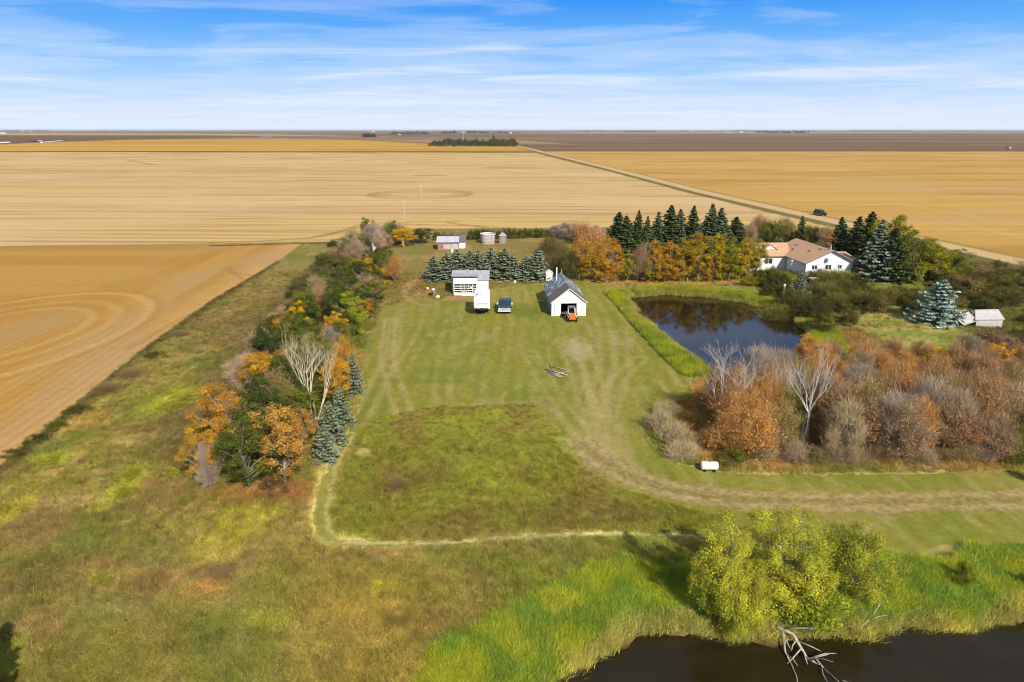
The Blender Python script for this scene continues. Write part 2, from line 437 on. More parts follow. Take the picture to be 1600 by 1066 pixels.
    # wheel tracks across the lawn right of centre
    for P, wdt, am in (([(960, 470), (985, 500), (1050, 560), (1070, 600)], .5, .5), ([(905, 530), (925, 580), (940, 650), (965, 720)], .45, .6), ([(880, 530), (905, 590), (925, 660), (950, 722)], .45, .5), ([(940, 500), (950, 560), (935, 620), (915, 690)], .5, .45), ([(970, 520), (972, 580), (950, 650), (985, 735)], .5, .45),
                   ([(610, 500), (604, 560), (625, 630), (640, 662), (620, 684), (585, 690)], .35, .7), ([(618, 500), (612, 560), (590, 600), (560, 660)], .35, .5), ([(655, 500), (590, 610), (556, 665)], .3, .35), ([(700, 520), (690, 600), (700, 640), (832, 632), (860, 650)], .5, .35), ([(832, 560), (880, 640), (940, 710)], .5, .45),
                   ([(1000, 560), (960, 600), (935, 640), (930, 700)], .4, .4), ([(900, 600), (880, 640), (920, 690), (1000, 745)], .4, .4)):
        dl = sdf_line(x, y, GP(P)) + (nC - .5) * .5
        dd = np.minimum(np.abs(dl - 0.75), dl * 5)
        lc = lay(lc, c(186, 166, 112), sstep(wdt + .25, 0.0, np.abs(dl - 0.8)) * am * (0.4 + 0.9 * nB))
    col = lay(col, lc, mk)
    rid[lw < 0] = 7
    for a in [(905, 545, 22, 14, c(190, 180, 140), .5), (820, 485, 22, 10, c(112, 126, 48), .6), (690, 583, 50, 8, c(116, 130, 56), .45), (740, 560, 40, 24, c(128, 140, 56), .25), (660, 595, 60, 5, c(112, 128, 54), .4), (1000, 610, 30, 10, c(170, 160, 90), .5),
              (1500, 860, 50, 8, c(190, 172, 110), .7), (1370, 862, 30, 10, c(190, 172, 110), .5), (1470, 880, 60, 6, c(186, 170, 100), .7), (1560, 868, 30, 6, c(186, 170, 110), .6), (1330, 822, 40, 12, c(172, 150, 100), .6), (1180, 765, 20, 8, c(150, 150, 70), .7)]:
        patch(*a[:4], a[4], a[5])
    # the tall unmown square inside the lawn
    rg = sdf_poly(x, y, ROUGH) + wob * 0.45
    rc = np.repeat(c(132, 130, 54), len(x), 0)
    rc = lay(rc, c(132, 114, 62), sstep(0.47, 0.62, fbm(x * 0.3, y * 0.3, 71, 4)) * 0.7)
    rc = lay(rc, c(142, 146, 56), sstep(0.5, 0.64, fbm(x * 0.12, y * 0.12, 81, 3)) * 0.7)
    col = lay(col, rc, sstep(0.4, -0.4, rg))
    # pale hay rows round it
    hay = sdf_line(x, y, GP([(545, 680), (520, 722), (506, 760), (500, 800), (503, 830), (520, 846), (560, 850)]))
    dd = hay + (nC - .5) * .5
    col = lay(col, c(188, 172, 92), sstep(1.2, 0.7, hay + (nC - .5)) * 0.3)
    col = lay(col, c(206, 190, 120), sstep(.32, .05, np.abs(dd - 0.5)) * 0.6 * sstep(.3, .5, nE + nC * .3))
    hay = sdf_line(x, y, GP([(520, 846), (600, 849), (680, 851), (760, 845), (860, 838), (960, 836), (1080, 838)]))
    col = lay(col, c(214, 196, 138), sstep(.36, .1, hay + (nE - .5) * .5) * 0.9 * sstep(.3, .42, nC))
    col = lay(col, c(150, 148, 74), sstep(1.4, .5, hay) * 0.15)
    hay = sdf_line(x, y, GP([(468, 980), (462, 1030), (455, 1100)]))
    col = lay(col, c(190, 172, 86), sstep(.35, .1, hay + (nE - .5) * .5) * 0.5)
    # dirt path ring left of the white shed
    pr = sdf_line(x, y, GP([(668, 430), (640, 445), (632, 458), (640, 470), (665, 478)])) + (nB - .5)
    col = lay(col, c(178, 146, 100), sstep(1.1, .4, pr) * .7)
    pr = sdf_poly(x, y, GP([(700, 463), (745, 463), (735, 470), (690, 470)])) + (nC - .5)
    col = lay(col, c(172, 140, 96), sstep(.4, -.4, pr) * .8)
    # bare edge under the poplars
    pr = sdf_line(x, y, GP([(930, 441), (1000, 444), (1100, 443), (1180, 440)])) + wob * .5
    col = lay(col, c(186, 152, 82), sstep(2.4, .8, pr) * .85)
    # bank lane, steep mown strip beside the reeds
    pr = sdf_line(x, y, GP([(950, 468), (985, 510), (1030, 550), (1070, 582)])) + (nC - .5) * .5
    col = lay(col, c(190, 172, 110), sstep(.6, .2, pr) * .6)
    # pond rims
    for P in (POND_A, POND_B):
        d = sdf_poly(x, y, P) + (nB - .5) * 1.5
        col = lay(col, c(134, 138, 50), sstep(5, 2.5, d) * .6)
        col = lay(col, c(98, 84, 46), sstep(.9, .1, d) * .8)
        col = lay(col, c(70, 52, 30), sstep(.1, -.8, d))
    # clearing right
    cl = sdf_poly(x, y, CLEAR) + wob * .5
    cc = lay(np.repeat(c(166, 152, 84), len(x), 0), c(132, 138, 62), sstep(.42, .6, fbm(x * .15, y * .3, 91, 4)))
    col = lay(col, cc, sstep(1, -1, cl))
    gl = sdf_poly(x, y, GP([(1350, 440), (1440, 445), (1440, 462), (1360, 458)])) + wob * .4
    col = lay(col, c(134, 134, 54), sstep(1, -1, gl) * .8)
    # track
    tk = sdf_line(x, y, TRACK)
    tkn = tk + (nB - .5) * 1.6 + (nC - .5) * .8
    tc_ = np.repeat(c(172, 146, 98), len(x), 0)
    tc_ = lay(tc_, c(186, 162, 116), sstep(.6, .15, np.abs(tk - 0.9)) * .7)
    tc_ = lay(tc_, c(140, 132, 70), sstep(.55, .15, tk + (nB - .5) * 1.2) * .5)
    tc_ = tc_ * (0.93 + 0.14 * nE[:, None])
    col = lay(col, tc_, sstep(2.0, 1.0, tkn) * .85 * sstep(66, 54, y))
    rid[(tkn < 1.6)] = 6
    # ---------------- fields
    fy = y + x * 0.03
    wv = (nD - .5) * 20
    big = sdf_poly(x, y, FIELD_BIG)
    bc = np.repeat(c(218, 184, 132), len(x), 0)
    s1 = fbm(x * 0.004, (fy + wv * .15) * 0.075, 101, 4); s2 = fbm(x * 0.010, fy * 0.33, 111, 3); s3 = fbm(x * .006 + 3, fy * .022, 112, 3)
    bc = lay(bc, c(224, 190, 122), sstep(.47, .62, s1) * .75)
    bc = lay(bc, c(190, 150, 92), sstep(.54, .66, s2) * .65)
    bc = lay(bc, c(226, 194, 146), sstep(.52, .66, s3) * .6)
    bc = lay(bc, c(178, 142, 88), sstep(.66, .76, fbm(x * .012, fy * .6, 113, 3)) * .5)
    bc = bc * (1 + 0.035 * np.sin(fy * 2 * np.pi / 9.5)[:, None] * np.clip(1.4 - y / 500, 0, 1)[:, None])
    def ringmark(px, py, rx, ry, amt, w=1.5):
        nonlocal bc
        cx, cy, _ = G(px, py); ax = rx / px_per_m(cy); _, y2, _ = G(px, py - ry); ay = abs(y2 - cy)
        r = np.abs(np.sqrt(((x - cx) / ax) ** 2 + ((y - cy) / ay) ** 2) - 1) * (ax + ay) * .5
        bc = lay(bc, c(170, 138, 76), sstep(w * 2, w * .6, r) * amt)
    ringmark(657, 303.5, 77, 6.5, .5, 1.6); ringmark(657, 303.5, 66, 4.0, .35, 3)
    for P, w_, am in (([(330, 379), (430, 376), (500, 370), (560, 356), (620, 350), (740, 353), (860, 360)], .8, .6), ([(480, 373), (530, 362), (560, 352), (640, 347), (720, 346)], .8, .5), ([(700, 348), (760, 356)], .9, .6), ([(0, 377), (330, 379)], 1.0, .4),
                      ([(0, 271), (300, 268)], 2.5, .4), ([(200, 250), (240, 258)], 3, .4), ([(560, 239), (600, 241)], 5, .5), ([(655, 274), (690, 274)], 4, .7), ([(330, 300), (800, 301)], 1.5, .25)):
        dl = sdf_line(x, y, GP(P))
        bc = lay(bc, c(150, 120, 66), sstep(w_ * 1.6, w_ * .4, dl) * am)
    mk = sstep(.8, -.8, big + (nC - .5))
    col = lay(col, bc, mk); rid[big < 0] = 1
    # left golden field, worked along its long side near the belt
    fl = sdf_poly(x, y, FIELD_L) + (nC - .5) * .8
    a = np.array(G(0, 728)[:2]); b = np.array(G(473, 380)[:2]); dv = (b - a) / np.linalg.norm(b - a)
    along = (x - a[0]) * dv[0] + (y - a[1]) * dv[1]; acr = -((x - a[0]) * dv[1] - (y - a[1]) * dv[0])
    fc = np.repeat(c(192, 146, 72), len(x), 0)
    h1 = fbm(x * .012, y * .11, 121, 4); h2 = fbm(along * .012, acr * .28, 131, 4)
    near = sstep(34, 16, acr + (nD - .5) * 14)
    st = h1 * (1 - near) + h2 * near
    fc = lay(fc, c(186, 138, 70), sstep(.48, .66, st) * .6)
    fc = lay(fc, c(204, 160, 86), sstep(.52, .34, st) * .5)
    fc = lay(fc, c(214, 170, 108), sstep(9, 1, acr + (nB - .5) * 3) * .8)
    fc = lay(fc, c(190, 156, 112), sstep(.5, .68, fbm(along * .03, acr * .1, 141, 3)) * near * .6)
    fine = np.sin(acr * 2 * np.pi / 1.25 + (nB - .5)) * near * np.clip(1.5 - y / 110, 0, 1)
    fc = fc * (1 + .07 * fine[:, None])
    cx, cy, _ = G(0, 522); 
    for rr, aa in ((16.5, .4), (12.5, .22), (9.5, .3)):
        r = np.sqrt(((x - cx) / 1.0) ** 2 + ((y - cy) / 1.5) ** 2)
        fc = lay(fc, c(224, 182, 118), sstep(1.0, .2, np.abs(r - rr) + (nC - .5)) * aa)
        fc = lay(fc, c(170, 124, 66), sstep(.9, .1, np.abs(r - rr - 1.3) + (nC - .5)) * aa * .7)
    for P in ([(360, 425), (395, 430), (400, 445), (300, 490), (200, 545)], [(355, 420), (385, 440), (330, 470)]):
        fc = lay(fc, c(170, 124, 64), sstep(1.0, .2, sdf_line(x, y, GP(P)) + (nC - .5)) * .4)
    mk = sstep(.4, -.4, fl)
    col = lay(col, fc, mk); rid[fl < 0] = 3
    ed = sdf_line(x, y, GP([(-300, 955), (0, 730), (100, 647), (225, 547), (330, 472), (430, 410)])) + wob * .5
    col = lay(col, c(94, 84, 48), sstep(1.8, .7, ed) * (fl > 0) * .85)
    ed = sdf_line(x, y, GP([(330, 384), (430, 382), (540, 379)])) + (nB - .5) * 1.
    col = lay(col, c(112, 72, 52), sstep(1.3, .5, ed) * .9)
    # right golden field
    fr = sdf_poly(x, y, FIELD_R)
    rc = np.repeat(c(208, 164, 88), len(x), 0)
    g1 = fbm(x * .008, fy * .05, 151, 4); g2 = fbm(x * .014, fy * .2, 161, 3)
    rc = lay(rc, c(188, 142, 70), sstep(.5, .66, g1) * .75)
    rc = lay(rc, c(220, 180, 104), sstep(.5, .36, g2) * .7)
    rc = lay(rc, c(206, 168, 116), sstep(.56, .7, fbm(x * .01, fy * .03, 171, 3)) * .6)
    for P, am in (([(1330, 322), (1420, 316), (1600, 322)], .5), ([(1250, 313), (1400, 318), (1500, 335), (1600, 352)], .4), ([(1340, 345), (1500, 350), (1600, 372)], .4), ([(1200, 290), (1400, 297), (1600, 294)], .3)):
        rc = lay(rc, c(226, 186, 116), sstep(1.6, .4, np.abs(sdf_line(x, y, GP(P)))) * am)
    col = lay(col, rc, sstep(1, -1, fr)); rid[fr < 0] = 2
    # far land
    far = (y > G(800, 236.8)[1] - 8 + 0 * x)
    dist = y
    f1 = fbm(x * .0006, y * .0035, 181, 4); f2 = fbm(x * .0015, y * .012, 191, 3)
    dc = np.repeat(c(140, 112, 84), len(x), 0)
    dc = lay(dc, c(122, 98, 68), sstep(.45, .65, f2) * .8)
    dc = lay(dc, c(160, 132, 104), sstep(.52, .66, f1) * .6)
    right = sdf_poly(x, y, GP([(808, 226), (846, 236.6), (1600, 232), (3500, 226), (3500, 206.5), (808, 208)]))
    gold = sdf_poly(x, y, GP([(-1500, 236), (-1500, 232), (0, 226), (60, 223), (200, 218.6), (420, 216.4), (560, 219), (700, 226.5), (812, 229.5), (835, 236.5)]))
    gc = lay(np.repeat(c(214, 168, 72), len(x), 0), c(196, 146, 56), sstep(.45, .65, f2) * .8)
    gc = lay(gc, c(190, 150, 70), (np.sin((x * .7 - y * .72) * 2 * np.pi / 60) > .6) * sstep(G(520, 230)[0], G(600, 230)[0], x) * .6)
    dc = lay(dc, gc, sstep(10, -10, gold))
    b1 = sdf_poly(x, y, GP([(-1500, 208), (60, 208.2), (300, 208.8), (420, 210), (600, 213.5), (300, 211.4), (0, 211.2), (-1500, 212)]))
    dc = lay(dc, c(206, 168, 92), sstep(60, -20, b1) * .85)
    b2 = sdf_poly(x, y, GP([(-1500, 212), (0, 211.5), (300, 212), (420, 213.6), (200, 218.2), (60, 222.5), (0, 225.5), (-1500, 231)]))
    dc = lay(dc, c(122, 92, 60), sstep(15, -15, b2) * .9)
    b3 = sdf_poly(x, y, GP([(560, 218), (700, 224.5), (680, 222), (900, 226), (808, 219)]))
    dc = lay(dc, c(206, 168, 118), sstep(15, -15, b3) * .5)
    b4 = sdf_poly(x, y, GP([(820, 207.2), (2500, 206.2), (2500, 207.8), (1500, 208.2), (820, 208.6)]))
    dc = lay(dc, c(198, 170, 136), sstep(60, -20, b4) * .8)
    col = np.where(far[:, None], dc, col)
    rid[far] = 4
    se = sdf_line(x, y, SECTION)
    col = lay(col, c(112, 78, 34), sstep(16, 9, se)); 
    se = sdf_line(x, y, GP([(846, 236.6), (1600, 232), (3500, 226)]))
    col = lay(col, c(120, 92, 50), sstep(11, 5, se) * .8)
    # road with its grassy ditches
    rd = sdf_line(x, y, ROAD)
    near_side = (x < np.interp(y, [p[1] for p in ROAD[::-1]], [p[0] for p in ROAD[::-1]]))
    col = lay(col, c(116, 108, 58), sstep(9.5, 7.5, rd + wob * .6) * near_side * .9)
    col = lay(col, c(168, 140, 76), sstep(6.5, 5.0, rd + wob * .4) * (~near_side) * .8)
    wide = 3.1 + y * 0.0012
    rcol = lay(np.repeat(c(216, 182, 134), len(x), 0), c(228, 198, 152), sstep(.5, .1, np.abs(np.abs(rd) - 1.1)) * .6)
    col = lay(col, rcol, sstep(wide + .4, wide - .4, rd))
    rid[(rd < wide) & (y > 60)] = 5
    # the standing growth shades itself, so its true colour is lighter than it looks
    gk = (1.6 - .42 * sstep(55, 105, y))[:, None]
    col = np.where((rid == 0)[:, None], col * gk + .003, col)
    inr = (rid == 7) & (rg < 0); col[inr] *= 1.42
    # fine mottling (real colour differences between tufts)
    gm = np.isin(rid, (0, 7, 6))
    md = 1 + (nE - .5) * np.where(rid == 7, .30, .62) * gm * np.clip(1.5 - y / 160, .3, 1)
    col = col * md[:, None]
    return np.clip(col, 0.004, .85), rid

rows = list(np.linspace(1180, 560, 520)) + list(np.linspace(559, 330, 300)) + list(np.linspace(329.4, 206, 215))
ys = [G(800, r)[1] for r in rows]
ys = [-60, -30, -5, 8, 14, 18, 21] + ys + [10500, 13000, 17000, 24000, 36000]
ys = np.array(sorted(set(ys)))
us = np.concatenate([np.linspace(-1500, -30, 150)[:-1], np.linspace(-30, 1630, 1150), np.linspace(1630, 3100, 150)[1:]]) - 800.0
ZZ = np.maximum(ys, 12.0) * CP + CAM_H * SP
GX = (us[None, :] * ZZ[:, None] / FPX); GY = np.repeat(ys[:, None], len(us), 1)
gx = GX.ravel(); gy = GY.ravel()
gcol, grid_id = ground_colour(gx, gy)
gz = ground_height(gx, gy)
tall = np.where(grid_id == 0, .30, np.where(grid_id == 7, .05, .05)) * np.clip(1.6 - gy / 140, 0, 1)
rough_in = sdf_poly(gx, gy, ROUGH)
tall = np.where(rough_in < 0, .22 * np.clip(1.6 - gy / 140, 0, 1), tall)
gz = gz + tall * (fbm(gx * 1.1, gy * 1.1, 301, 3) - .3)
NR, NC = GX.shape
idx = np.arange(NR * NC).reshape(NR, NC)
quads = np.stack([idx[:-1, :-1], idx[:-1, 1:], idx[1:, 1:], idx[1:, :-1]], -1).reshape(-1, 4)
qid = grid_id[quads[:, 0]]
gverts = np.stack([gx, gy, gz], 1)

def ground_mat(name, kind):
    m, N, b, o = new_mat(name)
    at = N.n('ShaderNodeAttribute', attribute_type='GEOMETRY', attribute_name='land')
    geo = N.n('ShaderNodeNewGeometry'); pos = geo.outputs['Position']
    if kind == 'grass':
        n1 = N.noise(pos, 7.0, 3, .7); n2 = N.noise(N.mapping(pos, scale=(1, .7, 1)), 1.7, 4, .65)
        v = N.m('ADD', N.m('MULTIPLY', n1, .9), N.m('ADD', N.m('MULTIPLY', n2, .7), .2))
        bs, bd = .9, .12
    elif kind == 'lawn':
        n1 = N.noise(pos, 6.0, 3, .7); n2 = N.noise(N.mapping(pos, scale=(1.3, .5, 1)), 1.1, 4, .6)
        v = N.m('ADD', N.m('MULTIPLY', n1, .5), N.m('ADD', N.m('MULTIPLY', n2, .45), .52))
        bs, bd = .5, .05
    elif kind == 'field':
        n1 = N.noise(N.mapping(pos, scale=(.35, 1, 1)), 1.2, 5, .7); n2 = N.noise(pos, 3.0, 3, .6)
        v = N.m('ADD', N.m('MULTIPLY', n1, .35), N.m('ADD', N.m('MULTIPLY', n2, .25), .70))
        bs, bd = .35, .06
    else:
        n1 = N.noise(pos, 5.0, 5, .7); n2 = N.noise(pos, .8, 4, .6)
        v = N.m('ADD', N.m('MULTIPLY', n1, .35), N.m('ADD', N.m('MULTIPLY', n2, .25), .70))
        bs, bd = .4, .04
    hs = N.n('ShaderNodeHueSaturation', ins={'Hue': N.m('ADD', .49, N.m('MULTIPLY', n2, .02)), 'Saturation': 1.0, 'Value': v, 'Color': at.outputs['Color']})
    m.node_tree.links.new(hs.outputs[0], b.inputs['Base Color'])
    b.inputs['Roughness'].default_value = .95; b.inputs['Specular IOR Level'].default_value = .05
    bp = N.n('ShaderNodeBump', ins={'Strength': bs, 'Distance': bd, 'Height': n1})
    m.node_tree.links.new(bp.outputs[0], b.inputs['Normal'])
    return m
M['meadow'] = ground_mat('meadow', 'grass'); M['lawn'] = ground_mat('lawn', 'lawn'); M['field'] = ground_mat('field', 'field'); M['gravel'] = ground_mat('gravel', 'gravel')
for rid_, nm, mt, lb in ((0, 'ground', 'meadow', 'uneven olive and brown meadow around the farmyard'), (1, 'stubble_field', 'field', 'wide pale tan stubble field behind the farmyard'),
                         (2, 'wheat_field', 'field', 'golden stubble field right of the gravel road'), (3, 'barley_field', 'field', 'ochre stubble field at the left with a curved machine track'),
                         (4, 'far_fields', 'field', 'distant gold and brown fields under the horizon'), (5, 'gravel_road', 'gravel', 'pale straight gravel road running to the horizon'),
                         (6, 'dirt_track', 'gravel', 'dirt track bending past the thicket to the right edge'), (7, 'lawn', 'lawn', 'mown green yard between the tree belt and the pond')):
    q = quads[qid == rid_]
    used, invx = np.unique(q, return_inverse=True)
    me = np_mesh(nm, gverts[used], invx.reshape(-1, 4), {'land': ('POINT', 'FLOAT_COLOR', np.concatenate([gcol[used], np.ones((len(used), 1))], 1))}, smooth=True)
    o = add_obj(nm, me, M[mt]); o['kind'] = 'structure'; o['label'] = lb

# ------------------------------------------------------------------ water
def water_mat(name, deep, rough, wave):
    m, N, b, o = new_mat(name)
    geo = N.n('ShaderNodeNewGeometry'); pos = geo.outputs['Position']
    n = N.noise(N.mapping(pos, scale=(.6, 1.6, 1)), 1.6, 3, .5)
    n2 = N.noise(pos, .35, 3, .5)
    c = N.mix(N.ramp(n2, [(.4, 0.), (.65, 1.)]), deep, tuple(x * 1.35 for x in deep))
    m.node_tree.links.new(c, b.inputs['Base Color'])
    b.inputs['Roughness'].default_value = rough; b.inputs['IOR'].default_value = 1.333; b.inputs['Specular IOR Level'].default_value = .5
    bp = N.n('ShaderNodeBump', ins={'Strength': wave, 'Distance': .02, 'Height': n})
    m.node_tree.links.new(bp.outputs[0], b.inputs['Normal'])
    return m
def water(name, P, z, mat, label):
    P = np.array(P); c = P.mean(0)
    Q = [tuple(c + (p - c) * 1.12) for p in P]
    me = bpy.data.meshes.new(name); me.from_pydata([(x, y, z) for x, y in Q], [], [tuple(range(len(Q)))]); me.update()
    o = add_obj(name, me, mat); o['kind'] = 'structure'; o['label'] = label
    return o
water('pond_water', POND_A, -.5, water_mat('pond_water', (.016, .011, .004), .04, .10), 'dark pond beside the barn mirroring trees and blue sky')
water('dugout_water', POND_B, -.5, water_mat('dugout_water', (.018, .013, .004), .05, .10), 'brown still water in the bottom right corner')
# ------------------------------------------------------------------ PLANT MESHES
def leaf_quads(rng, cen, size, nb=None, upb=0.35, asp=0.6):
    """one small rhombic leaf face per centre"""
    n = len(cen)
    nor = rng.normal(size=(n, 3))
    if nb is not None: nor = nor * .75 + nb
    nor[:, 2] += upb
    nor /= np.linalg.norm(nor, axis=1)[:, None] + 1e-9
    t = rng.normal(size=(n, 3)); t -= nor * (t * nor).sum(1)[:, None]; t /= np.linalg.norm(t, axis=1)[:, None] + 1e-9
    b = np.cross(nor, t)
    s = (size * (0.6 + 0.8 * rng.random(n)))[:, None]
    v = np.stack([cen - t * s * .5, cen + b * s * .5 * asp, cen + t * s * .5, cen - b * s * .5 * asp], 1).reshape(-1, 3)
    f = np.arange(n * 4).reshape(n, 4)
    return v, f
def slivers(rng, a, b, w):
    """thin twig faces from a to b"""
    n = len(a); d = b - a
    s = np.cross(d, rng.normal(size=(n, 3))); s /= np.linalg.norm(s, axis=1)[:, None] + 1e-9
    w = np.asarray(w).reshape(-1, 1)
    v = np.stack([a - s * w * .5, a + s * w * .5, b + s * w * .15, b - s * w * .15], 1).reshape(-1, 3)
    return v, np.arange(n * 4).reshape(n, 4)
def foliage_mesh(name, parts):
    vs, fs, mx, tn = [], [], [], []; o = 0
    for v, f, m_, t_ in parts:
        vs.append(v); fs.append(f + o); o += len(v); mx.append(m_); tn.append(t_)
    return np_mesh(name, np.concatenate(vs), np.concatenate(fs), {'blend': ('FACE', 'FLOAT', np.concatenate(mx)), 'tone': ('FACE', 'FLOAT', np.concatenate(tn))})
def tubes_mesh(name, tubes, sides=5, mat=None):
    mb = MB()
    for pts, rad in tubes: mb.tube(pts, rad, sides, cap=False)
    me = bpy.data.meshes.new(name); me.from_pydata(mb.v, [], mb.f)
    for p in me.polygons: p.use_smooth = True
    me.update()
    if mat: me.materials.append(mat)
    return me
def crown_points(rng, K, H, Rr, z0, lump=.25):
    """cluster centres in a lumpy egg shaped crown"""
    lob = rng.normal(size=(7, 3)); lob /= np.linalg.norm(lob, axis=1)[:, None]; la = rng.uniform(-lump, lump, 7)
    d = rng.normal(size=(K, 3)); d /= np.linalg.norm(d, axis=1)[:, None]
    r = rng.random(K) ** .42
    k = 1 + (np.exp(3.0 * (d @ lob.T - 1)) * la).sum(1)
    zc = (H + z0) / 2; hz = (H - z0) / 2
    p = d * (r * k)[:, None]
    wz = np.where(p[:, 2] < 0, 1.0, 1 - .25 * p[:, 2])
    return np.stack([p[:, 0] * Rr * wz, p[:, 1] * Rr * wz, zc + p[:, 2] * hz], 1), d
def make_broad(seed, H=8, Rr=2.6, z0=1.6, K=70, n=95, cs=.62, leaf=.17, stems=1, lump=.3, twig=0, droop=0):
    rng = np.random.default_rng(seed); rnd = random.Random(seed)
    cen, d = crown_points(rng, K, H, Rr, z0, lump)
    tubes = []
    forks = []
    for s in range(stems):
        ang = rnd.uniform(0, 6.28); sp_ = .0 if stems == 1 else .35
        top = Vector((math.cos(ang) * sp_ * 1.6, math.sin(ang) * sp_ * 1.6, H * .55))
        base = Vector((math.cos(ang) * sp_ * .3, math.sin(ang) * sp_ * .3, -.2))
        mid = base.lerp(top, .5) + Vector((rnd.uniform(-.15, .15), rnd.uniform(-.15, .15), 0))
        r0 = .022 * H / (1 + .35 * (stems - 1))
        tubes.append(([base, mid, top, top + Vector((rnd.uniform(-.3, .3), rnd.uniform(-.3, .3), H * .25))], [r0, r0 * .75, r0 * .5, r0 * .12]))
        forks.append((base, mid, top, r0))
    for i in range(K):
        if i % 2 and not twig: continue
        base, mid, top, r0 = forks[i % stems]
        c_ = Vector(cen[i]); t = max(.25, min(1., (c_.z * .55) / top.z))
        st = mid.lerp(top, t * 2 - 1) if t > .5 else base.lerp(mid, t * 2)
        m_ = st.lerp(c_, .5) + Vector((0, 0, .12 * (c_ - st).length))
        tubes.append(([st, m_, c_], [r0 * .38, r0 * .2, r0 * .06]))
    cl = np.repeat(np.arange(K), n)
    cr = cs * (0.7 + .6 * rng.random(K))
    off = rng.normal(size=(K * n, 3)); off /= np.linalg.norm(off, axis=1)[:, None]
    rad = (rng.random(K * n) ** .5 * cr[cl])
    P = cen[cl] + off * rad[:, None] * np.array([1, 1, .8])
    if droop: P[:, 2] -= (rng.random(K * n) ** 2) * droop
    cb = rng.random(K); ct = rng.random(K)
    v, f = leaf_quads(rng, P, np.full(len(P), leaf), off * .9 + d[cl] * .3, .3)
    parts = [(v, f, np.clip(cb[cl] + rng.normal(size=len(cl)) * .18, 0, 1), np.clip(ct[cl] * .6 + rng.random(len(cl)) * .4, 0, 1))]
    return foliage_mesh('crown', parts), tubes_mesh('trunk', tubes)
def make_twiggy(seed, H=7, Rr=2.2, z0=.6, K=60, n=70, ln=.75, w=.022, leaf_n=0, leaf=.13, stems=4, flat=.0):
    """bare fine-twigged tree or shrub, optionally with a few leaves left"""
    rng = np.random.default_rng(seed); rnd = random.Random(seed)
    cen, d = crown_points(rng, K, H * .93, Rr * .9, z0, .25)
    tubes = []
    for s in range(stems):
        ang = s * 6.28 / stems + rnd.uniform(-.5, .5); lean = Rr * .32
        b = Vector((math.cos(ang) * .15, math.sin(ang) * .15, -.2)); t = Vector((math.cos(ang) * lean, math.sin(ang) * lean, H * .7))
        tubes.append(([b, b.lerp(t, .5) + Vector((rnd.uniform(-.2, .2), rnd.uniform(-.2, .2), 0)), t], [.014 * H, .01 * H, .003 * H]))
    for i in range(K):
        a, m_, t = [Vector(q) for q in tubes[i % stems][0]]
        c_ = Vector(cen[i]); k = max(.1, min(.95, c_.z / H * .75))
        st = a.lerp(m_, k * 2) if k < .5 else m_.lerp(t, k * 2 - 1)
        tubes.append(([st, st.lerp(c_, .5) + Vector((0, 0, .1)), c_], [.005 * H, .0035 * H, .0015 * H]))
    cl = np.repeat(np.arange(K), n)
    up = rng.normal(size=(K * n, 3)) * .65 + d[cl] * .5 + np.array([0, 0, 1.0]); up /= np.linalg.norm(up, axis=1)[:, None]
    a = cen[cl] + rng.normal(size=(K * n, 3)) * .33
    L = (ln * (.4 + .9 * rng.random(K * n)) * np.where(rng.random(K * n) < .07, 1.8, 1.0))[:, None]
    v, f = slivers(rng, a, a + up * L, np.full(K * n, w))
    ct = rng.random(K)
    parts = [(v, f, np.zeros(K * n), np.clip(ct[cl] * .5 + rng.random(K * n) * .5, 0, 1))]
    if leaf_n:
        cl2 = np.repeat(np.arange(K), leaf_n)
        q = cen[cl2] + rng.normal(size=(len(cl2), 3)) * .45
        v2, f2 = leaf_quads(rng, q, np.full(len(q), leaf), None, .3)
        parts.append((v2, f2, np.ones(len(cl2)) * (.7 + .3 * rng.random(len(cl2))), np.clip(rng.random(K)[cl2] * .5 + rng.random(len(cl2)) * .5, 0, 1)))
    return foliage_mesh('crown', parts), tubes_mesh('trunk', tubes, 4)
def make_dead(seed, H=8, spread=.55, levels=5, r0=.16, stems=3):
    rnd = random.Random(seed); limbs = []; twigs = []
    def grow(p, d, L, r, lv):
        pts = [p]; rads = [r]; q = p.copy(); dd = d.copy()
        for i in range(3):
            dd = (dd + Vector((rnd.gauss(0, .12), rnd.gauss(0, .12), .05))).normalized()
            q = q + dd * L / 3; pts.append(q.copy()); rads.append(r * (1 - .16 * (i + 1)))
        (limbs if lv < 2 else twigs).append((pts, rads))
        if lv >= levels: return
        for k in range(rnd.choice((2, 3, 3)) if lv else 3):
            a = pts[rnd.choice((2, 3, 3))] if k else pts[3]
            nd = (dd + Vector((rnd.gauss(0, spread), rnd.gauss(0, spread), rnd.uniform(-.1, .35)))).normalized()
            grow(a.copy(), nd, L * rnd.uniform(.55, .8), r * rnd.uniform(.42, .6), lv + 1)
    for s in range(stems):
        a = s * 6.28 / stems + rnd.random()
        grow(Vector((.15 * math.cos(a), .15 * math.sin(a), -.2)), Vector((.32 * math.cos(a), .32 * math.sin(a), 1)).normalized(), H * .36, r0, 0)
    return tubes_mesh('branches', twigs, 4), tubes_mesh('trunk', limbs, 6)
